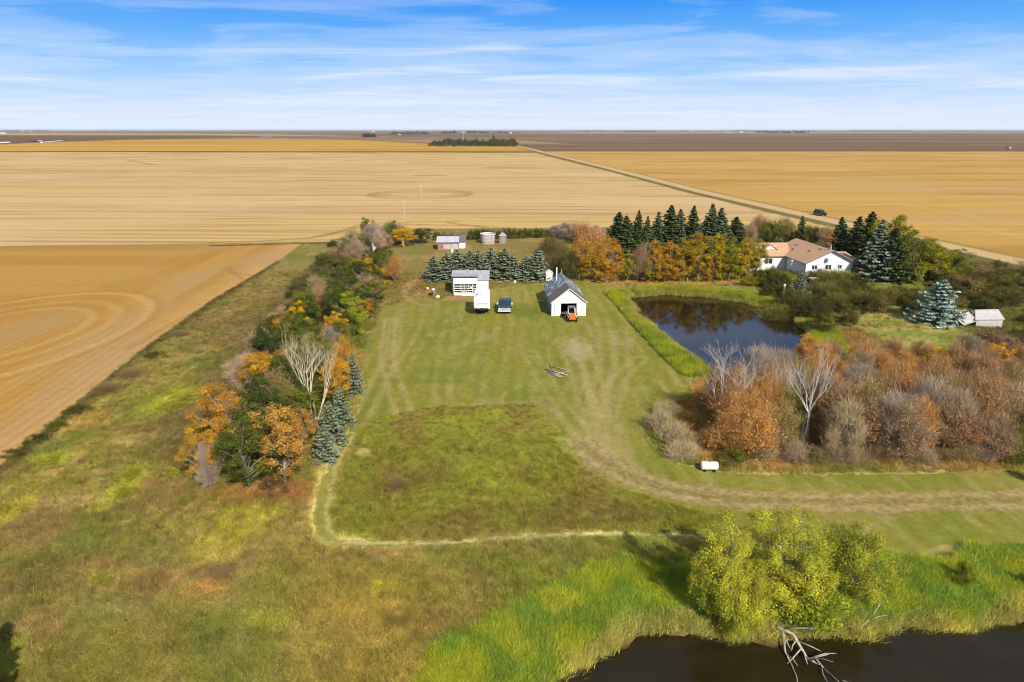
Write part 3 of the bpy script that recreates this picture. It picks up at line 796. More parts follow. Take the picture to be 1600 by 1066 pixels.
def make_spruce(seed, H=8, Rb=1.8, lv=22, nb=11, leaf=.22, z0=.25, droop=.25, taper=.85):
    rng = np.random.default_rng(seed); rnd = random.Random(seed)
    A, N_, MX, TN = [], [], [], []
    for L in range(lv):
        t = L / (lv - 1.0); z = z0 + (H - z0 - .15) * t ** .92
        rr = Rb * (1 - t) ** taper + .06
        m_ = max(4, int(nb * (1 - t * .55)))
        a0 = rnd.random() * 6.28; 
        for k in range(m_):
            a = a0 + k * 6.283 / m_ + rnd.uniform(-.2, .2); r1 = rr * rnd.uniform(.6, 1.2)
            cnt = max(5, int(8 + 26 * r1 / 1.6)); s = rng.random(cnt) ** .65
            side = rng.normal(size=cnt) * .17 * (.5 + r1 * .5) * (1.1 - .5 * s)
            dz_ = -droop * r1 * s + .22 * r1 * s ** 3 + rng.normal(size=cnt) * .035
            ca, sa = math.cos(a), math.sin(a)
            p = np.stack([ca * r1 * s - sa * side, sa * r1 * s + ca * side, z + dz_ + rnd.uniform(-.08, .08)], 1)
            A.append(p); N_.append(np.repeat([[ca * .35, sa * .35, .8]], cnt, 0)); br = rnd.random()
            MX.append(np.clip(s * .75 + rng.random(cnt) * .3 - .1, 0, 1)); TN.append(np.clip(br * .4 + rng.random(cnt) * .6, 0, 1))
    P = np.concatenate(A); NB = np.concatenate(N_)
    v, f = leaf_quads(rng, P, np.full(len(P), leaf), NB, .2, .7)
    sk = [([(0, 0, -.2), (0, 0, H * .5), (0, 0, H)], [.02 * H, .012 * H, .003 * H])]
    return foliage_mesh('crown', [(v, f, np.concatenate(MX), np.concatenate(TN))]), tubes_mesh('trunk', sk, 6)
def make_shrub(seed, H=2.4, Rr=1.7, K=34, n=80, leaf=.14, twigs=20):
    rng = np.random.default_rng(seed)
    cen, d = crown_points(rng, K, H, Rr, .1, .3)
    cl = np.repeat(np.arange(K), n); off = rng.normal(size=(K * n, 3)); off /= np.linalg.norm(off, axis=1)[:, None]
    P = cen[cl] + off * (rng.random(K * n) ** .5)[:, None] * .42
    P[:, 2] = np.maximum(P[:, 2], .03)
    v, f = leaf_quads(rng, P, np.full(len(P), leaf), off * .8, .35)
    cb = rng.random(K); ct = rng.random(K)
    parts = [(v, f, np.clip(cb[cl] + rng.normal(size=len(cl)) * .2, 0, 1), np.clip(ct[cl] * .6 + rng.random(len(cl)) * .4, 0, 1))]
    if twigs:
        c2 = np.repeat(np.arange(K), twigs); up = rng.normal(size=(K * twigs, 3)) * .4 + d[c2] * .5 + np.array([0, 0, .8])
        up /= np.linalg.norm(up, axis=1)[:, None]; a = cen[c2] + rng.normal(size=up.shape) * .2
        v2, f2 = slivers(rng, a, a + up * .6, np.full(len(a), .025)); parts.append((v2, f2, np.ones(len(a)) * .5, np.full(len(a), .15)))
    st = []
    rnd = random.Random(seed)
    for s in range(7): st.append(([(0, 0, -.15), tuple(cen[s] * .5), tuple(cen[s])], [.05, .035, .015]))
    return foliage_mesh('crown', parts), tubes_mesh('stems', st, 4)

PL = {}
def proto(kind, maker, mat_l, bark, **kw):
    PL.setdefault(kind, [])
    H = kw.get('H'); Rr = kw.get('Rr', kw.get('Rb', None))
    cr, tr = maker(**kw)
    cr.materials.clear(); cr.materials.append(M[mat_l]); tr.materials.clear(); tr.materials.append(M[bark])
    co = np.zeros(len(cr.vertices) * 3, np.float32); cr.vertices.foreach_get('co', co); co = co.reshape(-1, 3)
    PL[kind].append((cr, tr, float(np.percentile(co[:, 2], 99.7)), float(np.percentile(np.hypot(co[:, 0], co[:, 1]), 95))))
for s in (11, 12, 13, 14): proto('leafy', make_broad, 'leaf', 'pale_bark', seed=s, H=8, Rr=2.5, z0=1.1, K=72, n=115, cs=.62, leaf=.17, stems=1 + s % 2)
for s in (21, 22, 23): proto('poplar', make_broad, 'leaf', 'bark', seed=s, H=9, Rr=2.0, z0=.5, K=78, n=105, cs=.6, leaf=.19)
for s in (31, 32, 33, 34): proto('rusty', make_twiggy, 'twig', 'bark', seed=s, H=7, Rr=2.4, z0=.7, K=60, n=60, ln=.85, w=.028, leaf_n=56, leaf=.17)
for s in (41, 42, 43): proto('bare', make_twiggy, 'twig', 'bark', seed=s, H=7, Rr=2.3, z0=.7, K=80, n=80, ln=.75, w=.026)
for s in (51, 52): proto('dead', make_dead, 'dead_wood', 'dead_wood', seed=s, H=9, r0=.15, stems=3, levels=5, spread=.4)
proto('dead_cream', make_dead, 'cream_wood', 'cream_wood', seed=57, H=9, r0=.15, stems=4, spread=.5, levels=5)
for s in (61, 62, 63): proto('spruce', make_spruce, 'needle', 'bark', seed=s, H=9, Rb=2.1, lv=24, nb=13, leaf=.34, taper=.7)
for s in (64, 65, 66): proto('blue_spruce', make_spruce, 'needle', 'bark', seed=s, H=5, Rb=1.9, lv=13, nb=13, leaf=.25, droop=.16, taper=.55)
for s in (71, 72, 73): proto('shrub', make_shrub, 'leaf', 'bark', seed=s)
for s in (81, 82): proto('twig_shrub', make_twiggy, 'twig', 'bark', seed=s, H=2.6, Rr=1.5, z0=.05, K=40, n=90, ln=.55, w=.024, stems=7)
proto('willow', make_broad, 'leaf', 'bark', seed=91, H=6.5, Rr=2.4, z0=.3, K=170, n=220, cs=.5, leaf=.095, stems=3, lump=.45, twig=1, droop=.5)
proto('willow', make_broad, 'leaf', 'bark', seed=95, H=6.5, Rr=2.6, z0=.3, K=190, n=220, cs=.48, leaf=.095, stems=4, lump=.45, twig=1, droop=.5)
proto('willow', make_broad, 'leaf', 'bark', seed=93, H=5.0, Rr=2.6, z0=.3, K=150, n=210, cs=.48, leaf=.095, stems=3, lump=.4, twig=1, droop=.4)

prnd = random.Random(2024)
# colours as seen in the sun, two per plant
PC = dict(green=((110, 114, 50), (78, 90, 42)), dgreen=((90, 100, 46), (62, 76, 36)), lime=((176, 176, 40), (128, 146, 38)), orange=((208, 156, 58), (184, 134, 62)), gold=((210, 166, 54), (196, 146, 52)),
          rust=((164, 136, 104), (180, 124, 76)), rust2=((164, 144, 118), (164, 124, 88)), rustg=((152, 132, 92), (150, 134, 62)), orust=((176, 134, 90), (214, 150, 64)), grey=((166, 150, 136), (142, 126, 112)), pink=((184, 156, 134), (170, 142, 118)),
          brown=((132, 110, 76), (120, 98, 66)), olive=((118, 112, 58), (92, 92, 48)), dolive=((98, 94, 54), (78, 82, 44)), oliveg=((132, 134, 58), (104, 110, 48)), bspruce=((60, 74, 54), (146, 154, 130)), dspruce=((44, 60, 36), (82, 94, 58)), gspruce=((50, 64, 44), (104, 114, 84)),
          bluewhite=((66, 86, 76), (170, 190, 178)), pop=((188, 150, 46), (148, 142, 44)), popg=((166, 150, 40), (116, 124, 38)), popo=((200, 148, 52), (176, 132, 52)), willow=((198, 190, 64), (156, 162, 62)), yellow=((226, 178, 36), (196, 160, 40)), tan=((176, 158, 124), (176, 158, 124)), red=((160, 84, 48), (130, 80, 50)))
GAIN = dict(leaf=1.3, needle=1.35, twig=1.3)
def plant(kind, name, label, cat, px, py, top=None, wpx=None, colr='green', h=None, w=None, var=None, group=None, z=0, x=None, y=None):
    """a plant rooted at the ground seen at photo pixel px,py; top = photo row of its tip, wpx = crown width in photo pixels"""
    if x is None: x, y, _ = G(px, py)
    gz_ = float(ground_height(np.array([x]), np.array([y]))[0])
    if h is None: h = height_at(y, top) - gz_
    if w is None: w = wpx / px_per_m(y, h * .5)
    L = PL[kind]; cr, tr, H0, R0 = L[(var if var is not None else prnd.randrange(len(L))) % len(L)]
    sz = h / H0; sx = (w / 2) / R0
    e = thing(name, label, cat, (x, y, gz_ - .03), prnd.uniform(0, 6.28), group, (sx * prnd.uniform(.88, 1.12), sx * prnd.uniform(.88, 1.12), sz))
    e.rotation_euler = (prnd.gauss(0, .035), prnd.gauss(0, .035), e.rotation_euler[2])
    dead = kind.startswith('dead')
    c_ = add_obj('branches' if dead else ('twigs' if kind in ('bare', 'twig_shrub') else 'crown'), cr, parent=e)
    t_ = add_obj('stems' if kind in ('shrub', 'twig_shrub') else 'trunk', tr, parent=e)
    if not dead:
        a, b = PC[colr] if isinstance(colr, str) else colr
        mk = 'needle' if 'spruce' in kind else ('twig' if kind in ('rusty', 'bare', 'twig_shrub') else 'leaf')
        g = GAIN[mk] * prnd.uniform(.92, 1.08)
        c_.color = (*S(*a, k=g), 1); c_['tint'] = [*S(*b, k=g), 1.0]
    return e
ORD = ['first', 'second', 'third', 'fourth', 'fifth', 'sixth', 'seventh', 'eighth', 'ninth', 'tenth', 'eleventh', 'twelfth', 'thirteenth', 'fourteenth', 'fifteenth', 'sixteenth', 'seventeenth', 'eighteenth', 'nineteenth', 'twentieth']
def ordn(i):
    if i < 20: return ORD[i]
    t = {2: 'twenty', 3: 'thirty', 4: 'forty', 5: 'fifty'}[(i + 1) // 10]
    return (t + '-' + ORD[(i + 1) % 10 - 1]) if (i + 1) % 10 else {3: 'thirtieth', 4: 'fortieth', 5: 'fiftieth', 6: 'sixtieth'}[(i + 1) // 10]

# ------------------------------------------------------------------ willows at the front pond
plant('willow', 'willow_tree', 'yellow-green willow, leftmost of the three at the front pond', 'tree', 1128, 972, 808, 112, ((208, 196, 66), (156, 164, 62)), var=0, group='willows at the front pond')
plant('willow', 'willow_tree', 'tallest bushy willow between two others at the front pond', 'tree', 1215, 955, 798, 150, 'willow', var=1, group='willows at the front pond')
plant('willow', 'willow_tree', 'low green willow at the right of the three by the front pond', 'tree', 1322, 922, 820, 130, ((184, 178, 64), (146, 152, 60)), var=2, group='willows at the front pond')
plant('willow', 'willow_bush', 'yellowish willow bush hanging over the brown water', 'bush', 1160, 982, 880, 84, ((194, 190, 68), (160, 162, 62)), var=2)
plant('shrub', 'willow_bush', 'lime willow shoot bush filling between the willows', 'bush', 1256, 966, 880, 112, ((176, 178, 56), (140, 152, 52)))
plant('shrub', 'waterside_bush', 'small green bush casting a shadow right of the willows', 'bush', 1500, 915, 876, 42, ((144, 146, 50), (100, 112, 40)))
plant('shrub', 'waterside_bush', 'small green bush at the right edge above the reeds', 'bush', 1606, 922, 893, 36, ((134, 134, 50), (90, 100, 40)))
plant('shrub', 'waterside_bush', 'bush cut by the right edge beside the dirt track', 'bush', 1618, 752, 722, 30, 'olive')

# ------------------------------------------------------------------ tree belt left of the lawn
BG = 'trees of the belt left of the lawn'
belt = [
 ('leafy', 360, 716, 600, 104, 'orange', 'broad orange maple standing behind the small one in the near end of the tree belt'),
 ('bare', 392, 712, 632, 80, 'pink', 'pinkish leafless tree between orange and green crowns at the belt near end'),
 ('leafy', 322, 764, 662, 62, 'gold', 'slim bright orange tree at the near left corner of the tree belt'),
 ('bare', 330, 768, 690, 46, 'grey', 'grey leafless bush under the slim orange tree'),
 ('leafy', 394, 764, 650, 92, 'green', 'green tree with pale trunk at the near end of the tree belt'),
 ('leafy', 412, 700, 588, 74, 'dgreen', 'tall dark green tree left of the cream bare tree'),
 ('leafy', 432, 650, 570, 62, 'dgreen', 'deep green tree behind the tall dark green one in the belt'),
 ('leafy', 446, 756, 634, 86, ((190, 150, 88), (206, 156, 68)), 'orange-brown tree with twin white trunks at the near end of the belt'),
 ('leafy', 470, 712, 640, 58, 'orust', 'small orange tree pressed against the blue spruces'),
 ('shrub', 425, 770, 742, 50, 'brown', 'low brown shrub under the green and orange trees'),
 ('rusty', 540, 590, 524, 40, 'orange', 'orange tree at the lawn edge just behind the cream bare tree'),
 ('leafy', 532, 640, 560, 42, 'gold', 'yellow-orange tree touching the slender blue spruce'),
 ('bare', 392, 610, 552, 70, 'pink', 'pinkish fine-twigged tree on the field side of the belt'),
 ('leafy', 452, 556, 492, 46, 'gold', 'yellow and orange tree mid belt on the field side'),
 ('leafy', 470, 524, 470, 36, 'yellow', 'small bright yellow tree mid belt'),
 ('rusty', 498, 500, 446, 34, 'rust', 'rust coloured tree in the middle of the belt'),
 ('leafy', 524, 506, 436, 44, 'green', 'rounded green tree in the middle of the belt'),
 ('leafy', 553, 516, 455, 46, 'lime', 'lime yellow tree on the lawn edge of the belt'),
 ('leafy', 560, 526, 490, 36, 'lime', 'small lime tree in front of the big lime one'),
 ('leafy', 574, 500, 466, 30, 'popo', 'orange tree touching the lime tree at the lawn edge'),
 ('leafy', 566, 462, 402, 62, 'dgreen', 'large dark green tree in the far half of the belt'),
 ('leafy', 586, 450, 414, 40, 'yellow', 'orange-yellow tree in front of the dark green tree, far half of belt'),
 ('leafy', 632, 386, 356, 36, 'yellow', 'yellow tree at the far end of the belt'),
 ('leafy', 660, 380, 357, 40, 'dgreen', 'round dark green bush-like tree beyond the yellow one at the belt far end'),
 ('bare', 612, 372, 343, 22, 'grey', 'tallest grey bare tree at the far end of the belt'),
 ('rusty', 625, 380, 348, 34, 'rust2', 'brown tree behind the yellow tree at the belt far end'),
 ('rusty', 616, 440, 397, 30, 'orust', 'small pale orange tree on the yard side of the far belt'),
 ('bare', 520, 552, 508, 44, 'grey', 'grey leafless tree right behind the cream bare tree'),
 ('leafy', 486, 560, 500, 50, 'green', 'green tree between the yellow tree and the grey leafless one mid belt'),
 ('leafy', 420, 596, 552, 56, 'oliveg', 'olive tree beside the pinkish fine-twigged tree on the field side'),
 ('leafy', 500, 480, 440, 40, 'dgreen', 'dark green tree behind the rust coloured one mid belt'),
 ('leafy', 545, 470, 424, 44, 'green', 'green tree left of the large dark green one in the far belt'),
 ('leafy', 500, 590, 520, 60, 'oliveg', 'olive green tree rising behind the cream bare tree'),
 ('leafy', 455, 620, 548, 60, 'green', 'green tree left of the cream bare tree top'),
]
for k_, bx, by, ty, wp, cl_, lb in belt:
    plant(k_, 'belt_shrub' if k_ == 'shrub' else {'leafy': 'broadleaf_tree', 'rusty': 'maple_tree', 'bare': 'leafless_tree'}[k_], lb, 'shrub' if k_ == 'shrub' else 'tree', bx, by, ty, wp, cl_, group=BG)
plant('dead_cream', 'dead_tree', 'big cream-white leafless tree in the middle of the left belt', 'tree', 490, 668, 512, 100, var=0)
for bx, by, ty, wp, lb in ((554, 618, 548, 26, 'slender blue spruce at the lawn edge of the belt, farthest of the four'), (535, 664, 606, 40, 'blue spruce behind the two nearest at the lawn edge of the belt'),
                           (522, 694, 628, 46, 'middle blue spruce of the clump at the lawn edge of the belt'), (508, 722, 664, 42, 'nearest blue spruce at the lawn edge of the belt')):
    plant('blue_spruce', 'blue_spruce', lb, 'spruce', bx, by, ty, wp, 'bspruce', group='blue spruces at the lawn edge of the belt')
# filling trees along the belt, numbered from the near end
fill = []
frnd = random.Random(5)
for i in range(58):
    t = (i + .5) / 58
    yy = 730 - 355 * (1 - (1 - t) ** 1.7)
    cx_ = np.interp(yy, [375, 400, 420, 460, 520, 600, 700, 730], [600, 580, 568, 545, 512, 468, 410, 380])
    hw = np.interp(yy, [375, 420, 520, 600, 730], [34, 46, 58, 66, 54])
    fill.append((cx_ + (frnd.random() * 2 - 1) * hw * .9, yy))
fill.sort(key=lambda a: -a[1])
CW = {'dgreen': 'dark green', 'orange': 'orange', 'gold': 'golden', 'green': 'green', 'grey': 'grey leafless', 'pink': 'pinkish leafless', 'rust': 'rust brown', 'rust2': 'dull brown', 'oliveg': 'olive', 'dolive': 'dark olive', 'orust': 'orange-brown', 'brown': 'brown', 'olive': 'olive', 'rustg': 'olive-brown', 'tan': 'tan'}
for i, (fx, fy_) in enumerate(fill):
    cl_ = frnd.choice(['green', 'green', 'dgreen', 'dgreen', 'oliveg', 'olive', 'oliveg', 'oliveg', 'rust2', 'rustg', 'orange', 'gold'] if fy_ > 430 else ['grey', 'grey', 'rust2', 'rust', 'pink', 'oliveg', 'green', 'rust2'])
    kd = {'green': 'leafy', 'oliveg': 'leafy', 'olive': 'leafy', 'dgreen': 'leafy', 'orange': 'leafy', 'gold': 'leafy', 'grey': 'bare', 'pink': 'bare'}.get(cl_, 'rusty')
    x_, y_, _ = G(fx, fy_)
    plant(kd, {'leafy': 'broadleaf_tree', 'bare': 'leafless_tree', 'rusty': 'maple_tree'}[kd], '%s tree filling the left belt, %s such from its near end' % (CW[cl_], ordn(i)), 'tree', fx, fy_, colr=cl_, h=frnd.uniform(3.6, 5.8), w=frnd.uniform(3.4, 5.2), group=BG)
# dull shrubs on the field side of the belt
for i in range(58):
    t = (i + .5) / 58; yy = 690 - 318 * (1 - (1 - t) ** 1.6)
    cx_ = np.interp(yy, [372, 400, 420, 460, 520, 600, 690], [556, 520, 500, 470, 432, 385, 330]) + frnd.uniform(-14, 16)
    kd = frnd.choice(['twig_shrub', 'twig_shrub', 'shrub']); cl_ = frnd.choice(['brown', 'brown', 'rust2', 'dolive', 'dolive'] if kd == 'twig_shrub' else ['dolive', 'olive'])
    if yy > 610 and frnd.random() < .5: continue
    plant(kd, 'wild_shrub', '%s low shrub on the field side of the belt, %s from the near end' % (CW[cl_].replace(' leafless', ''), ordn(i)), 'shrub', cx_, yy, colr=cl_, h=frnd.uniform(1.4, 2.8), w=frnd.uniform(2.8, 4.6), group='shrubs on the field side of the belt')
for i, (bx, by, hh, ww, cl_) in enumerate(((120, 645, 1.0, 2.4, 'olive'), (165, 612, 1.1, 3, 'brown'), (205, 588, 1.0, 3, 'brown'), (240, 560, .9, 3, 'olive'), (60, 690, .9, 2.2, 'dolive'), (90, 668, .8, 2.4, 'oliveg'), (280, 525, .8, 3, 'brown'), (25, 712, .8, 2, 'olive'))):
    plant('twig_shrub' if cl_ == 'brown' else 'shrub', 'field_edge_bush', '%s bush on the edge of the left field, %s along it' % (CW[cl_], ORD[i]), 'bush', bx, by, colr=cl_, h=hh, w=ww, group='bushes along the left field edge')
for i, (bx, by, hh, ww, cl_, lb) in enumerate(((268, 640, 1.1, 3.0, 'limew', 'pale lime weed clump in the meadow left of the orange maples'), (290, 628, 1.0, 2.4, 'limew', 'second pale lime clump beside the orange maples'), (200, 750, 1.0, 2.2, 'limew', 'lime weed clump in the left meadow, upper one of a pair'), (198, 778, .9, 1.8, 'limew', 'lime weed clump in the left meadow, lower one of a pair'), (268, 745, 1.0, 1.8, 'limew', 'small yellow-green bush between lime clumps and the grey bare bush'), (78, 722, .6, 3.0, 'limew', 'flat bright lime patch below the left field edge'), (156, 908, .6, 1.3, 'limew', 'lone lime weed low in the left meadow'), (2, 806, 1.0, 1.2, 'limew', 'lime weed cut by the left edge'), (415, 985, .5, 1.6, 'limew', 'lime weed patch in the dry grass near the bottom'), (640, 925, .5, .9, 'limew', 'tiny yellow weed below the pale mown line'), (300, 655, .9, 2.6, 'brown', 'dark brown twig heap left of the orange trees'), (620, 762, .7, 1.8, 'brown', 'brown weed clump inside the unmown square'), (345, 900, .6, 1.6, 'brown', 'brown stalks in the middle of the left meadow'), (568, 712, .6, 1.4, 'strawy', 'pale straw clump beside the mown path'))):
    plant('twig_shrub' if cl_ in ('brown', 'strawy') else 'shrub', 'weed_clump', lb, 'weeds', bx, by, colr={'limew': ((190, 184, 66), (150, 158, 58)), 'brown': 'brown', 'strawy': ((206, 186, 120), (206, 186, 120))}[cl_], h=hh, w=ww)
# ------------------------------------------------------------------ far edge of the yard: hedge
hrnd = random.Random(8)
for i in range(17):
    px_ = 735 + i * 8.6; 
    plant('shrub', 'hedge_bush', 'green bush in the hedge behind the grain bins, %s from the left' % ORD[i], 'bush', px_, 375 - i * .25, colr=hrnd.choice(['green', 'dgreen', 'oliveg', 'green']), h=hrnd.uniform(2.2, 3.1), w=hrnd.uniform(2.4, 3.2), group='hedge behind the grain bins')
for i, px_ in enumerate((683, 694, 706, 716, 724)):
    plant('shrub' if i < 2 else 'rusty', 'hedge_bush', 'reddish brown bush behind the old red shed, %s from the left' % ORD[i], 'bush', px_, 376, colr='rust2' if i else 'olive', h=2.6, w=2.4, group='bushes behind the red shed')
# blue spruce hedge behind the white shed
for i, (bx, by, ty, wp) in enumerate(((680, 439, 401, 39), (697, 437, 396, 44), (715, 435, 391, 46), (733, 434, 392, 44), (750, 436, 392, 44), (768, 435, 387, 49), (786, 436, 389, 49), (803, 437, 398, 41), (819, 438, 401, 39), (838, 438, 388, 52))):
    plant('blue_spruce', 'blue_spruce', 'grey-blue spruce in the hedge behind the white shed, %s from the left' % ORD[i], 'spruce', bx, by, ty, wp, 'bspruce', group='spruce hedge behind the white shed')
# shaded olive willow screen right of the spruces
for i, (bx, by, ty, wp, cl_) in enumerate(((858, 396, 366, 34, 'dolive'), (872, 412, 372, 42, 'dolive'), (884, 424, 378, 44, 'dolive'), (892, 436, 390, 44, 'dolive'), (868, 428, 392, 34, 'dolive'))):
    plant('twig_shrub', 'leaning_willow', 'dull olive-brown willow left of the orange poplars, %s from the back' % ORD[i], 'bush', bx, by, ty, wp, cl_ if i % 2 else ((108, 96, 58), (92, 86, 50)), group='dull willows behind the barn')
# ------------------------------------------------------------------ poplar row behind the pond
pops = [(905, 436, 370, 56, 'popo', 'leafy'), (930, 440, 392, 52, 'pop', 'leafy'), (922, 420, 356, 70, 'orust', 'rusty'), (955, 440, 372, 56, 'popo', 'leafy'), (948, 442, 408, 34, 'popo', 'leafy'), (978, 440, 392, 38, 'popg', 'leafy'), (1002, 441, 378, 34, 'rust', 'bare'),
        (1020, 441, 376, 34, 'popo', 'poplar'), (1012, 442, 410, 24, 'popg', 'poplar'), (1035, 440, 404, 28, 'popg', 'poplar'), (1044, 440, 378, 40, 'popo', 'poplar'), (1062, 440, 372, 34, 'pop', 'poplar'), (1073, 440, 374, 34, 'popo', 'poplar'),
        (1092, 440, 364, 40, 'pop', 'poplar'), (1104, 440, 402, 26, 'popo', 'poplar'), (1112, 440, 366, 34, 'pop', 'poplar'), (1126, 440, 366, 34, 'popg', 'poplar'), (1138, 440, 370, 34, 'popg', 'poplar'), (1154, 438, 374, 34, 'pop', 'poplar'), (1166, 437, 372, 34, 'pop', 'poplar'), (1180, 434, 374, 34, 'popg', 'poplar')]
pops.sort()
for i, (bx, by, ty, wp, cl_, kd) in enumerate(pops):
    cw = {'popo': 'orange', 'pop': 'orange and green', 'popg': 'yellow-green', 'orust': 'large orange-brown', 'rust': 'bare brown'}[cl_]
    plant(kd, 'poplar_tree', '%s tree of the row behind the pond, %s from the left' % (cw, ordn(i)), 'tree', bx, by, ty, wp, cl_, group='autumn tree row behind the pond')
for i, (bx, by) in enumerate(((1170, 446), (1184, 446))):
    plant('shrub', 'pond_bush', ('light green bush at the right end of the poplar row', 'green-gold bush beside the house driveway end of the poplar row')[i], 'bush', bx, by, colr='popg', h=1.8, w=3.4)
# dark spruces behind the poplars
spr = [(962, 410, 333, 52, 'dspruce'), (978, 408, 338, 49, 'dspruce'), (994, 406, 331, 37, 'dspruce'), (1007, 405, 339, 31, 'gspruce'), (1024, 405, 332, 37, 'gspruce'), (1043, 404, 322, 46, 'dspruce'), (1060, 404, 328, 37, 'gspruce'), (1077, 404, 323, 40, 'dspruce'),
       (1107, 402, 320, 46, 'gspruce'), (1124, 402, 326, 40, 'gspruce'), (1146, 400, 340, 49, 'dspruce')]
for i, (bx, by, ty, wp, cl_) in enumerate(spr):
    plant('spruce', 'spruce_tree', 'tall dark spruce behind the orange poplars, %s from the left' % ORD[i], 'spruce', bx, by, ty, wp, cl_, group='tall spruces behind the poplars')
back = [(870, 372, 350, 'grey'), (884, 374, 346, 'grey'), (898, 378, 344, 'rust2'), (912, 384, 346, 'orust'), (930, 386, 350, 'grey'), (942, 390, 356, 'rust2'), (1092, 388, 344, 'grey'), (1166, 396, 348, 'rust2'), (1184, 372, 334, 'rust'), (1196, 378, 342, 'oliveg'), (1212, 380, 340, 'oliveg'), (1226, 380, 340, 'rustg'), (1262, 384, 350, 'olive'), (1276, 384, 352, 'dolive'), (1292, 388, 352, 'rust'), (1240, 386, 356, 'olive')]
for i, (bx, by, ty, cl_) in enumerate(back):
    kd = {'grey': 'bare', 'oliveg': 'shrub', 'olive': 'shrub', 'dolive': 'shrub'}.get(cl_, 'rusty')
    plant(kd, 'roadside_tree', '%s tree between the spruces and the tan field, %s from the left' % (CW[cl_], ORD[i]), 'tree', bx, by, ty, 30, cl_, group='scrubby trees along the far side of the farmyard')
plant('spruce', 'spruce_tree', 'lone dark spruce behind the house roof', 'spruce', 1249, 390, 338, 22, 'dspruce')
# ------------------------------------------------------------------ trees round the house
hs_ = [('spruce', 1310, 408, 340, 40, 'dspruce', 'dark spruce directly right of the house roof'), ('spruce', 1332, 420, 340, 50, 'dspruce', 'dark spruce second right of the house'), ('spruce', 1352, 416, 332, 54, 'dspruce', 'tallest dark spruce right of the house'),
       ('spruce', 1366, 437, 345, 62, 'bspruce', 'big blue-grey spruce right of the house'), ('leafy', 1382, 426, 336, 60, 'popg', 'yellow-green poplar behind the blue-grey spruce'), ('leafy', 1402, 430, 340, 52, 'popg', 'greenish poplar topping the clump right of the house'), ('spruce', 1392, 440, 358, 50, 'dspruce', 'dark spruce right of the blue-grey one'),
       ('leafy', 1420, 440, 362, 56, 'oliveg', 'olive green tree beyond the garden spruces'), ('leafy', 1438, 440, 376, 46, 'popg', 'small yellow tree in the garden hedge'), ('leafy', 1446, 434, 374, 50, 'popg', 'yellow-green tree at the far end of the garden hedge'),
       ('leafy', 1464, 442, 386, 50, 'popg', 'gold-green tree near the roadside'), ('leafy', 1490, 438, 388, 52, 'oliveg', 'olive tree by the roadside ditch'), ('leafy', 1436, 446, 410, 22, 'lime', 'tiny bright yellow tree in front of the garden hedge')]
for k_, bx, by, ty, wp, cl_, lb in hs_:
    plant(k_, 'spruce_tree' if k_ == 'spruce' else 'garden_tree', lb, 'spruce' if k_ == 'spruce' else 'tree', bx, by, ty, wp, cl_)
plant('blue_spruce', 'blue_spruce', 'broad silvery blue spruce alone on the garden lawn', 'spruce', 1462, 505, 438, 66, 'bluewhite', var=0)
plant('blue_spruce', 'blue_spruce', 'small blue spruce in front of the house', 'spruce', 1246, 468, 423, 34, 'bspruce', var=1)
# shrubs and scrub on the house side
grnd = random.Random(31)
gs = []
for (x0, x1, y0, y1, n, hh, cols) in ((1190, 1320, 438, 454, 20, 3.1, ['olive', 'dolive', 'oliveg', 'olive']), (1196, 1280, 462, 500, 14, 3.0, ['dolive', 'olive', 'dolive']), (1240, 1366, 480, 520, 17, 2.9, ['dolive', 'dolive', 'olive']), (1285, 1366, 446, 480, 18, 3.0, ['oliveg', 'olive', 'dolive']),
                                     (1362, 1438, 464, 490, 13, 2.7, ['dolive', 'olive', 'rustg']), (1385, 1500, 410, 446, 14, 2.5, ['olive', 'dolive', 'oliveg']), (1490, 1610, 420, 480, 26, 3.0, ['olive', 'oliveg', 'rustg', 'dolive', 'rust2']), (1460, 1560, 440, 486, 13, 2.8, ['dolive', 'olive', 'rustg']), (1470, 1600, 520, 555, 14, 2.3, ['dolive', 'olive', 'rust2']), (1575, 1640, 470, 540, 7, 2.6, ['dolive', 'olive'])):
    for i in range(n):
        gs.append((grnd.uniform(x0, x1), grnd.uniform(y0, y1), hh * grnd.uniform(.7, 1.15), grnd.choice(cols)))
def in_px(P, x, y): return float(sdf_poly(np.array([float(x)]), np.array([float(y)]), P)[0]) < 0
gs = [g_ for g_ in gs if not (1495 < g_[0] < 1570 and 490 < g_[1] < 530) and not in_px([(1326, 486), (1400, 494), (1480, 508), (1540, 540), (1500, 572), (1400, 560), (1372, 534), (1330, 508)], g_[0], g_[1]) and not in_px([(1345, 438), (1440, 438), (1450, 466), (1350, 462)], g_[0], g_[1])]
gs += [(grnd.uniform(1325, 1500), grnd.uniform(428, 437), 2.6, grnd.choice(['dolive', 'dolive', 'olive'])) for _ in range(14)]
gs.sort(key=lambda a: a[0])
zones = [(0, 'pond shore left of the house front'), (1240, 'slope below the house front'), (1300, 'bank between pond and garden'), (1360, 'garden edge near the small lawn'), (1440, 'scrub around the big silvery spruce'), (1520, 'wild scrub near the ruined shed'), (1580, 'scrub at the far right edge')]
cnt = {}
for fx, fy_, hh, cl_ in gs:
    zn = [z_ for a_, z_ in zones if fx >= a_][-1]; cnt[zn] = cnt.get(zn, -1) + 1
    kd = 'twig_shrub' if grnd.random() < .35 else 'shrub'
    plant(kd, 'garden_shrub', '%s shrub on the %s, %s from its left' % (CW[cl_], zn, ordn(cnt[zn])), 'shrub', fx, fy_, colr=cl_, h=hh * .95, w=hh * grnd.uniform(1.3, 1.8), group='shrubs on the house side of the pond')
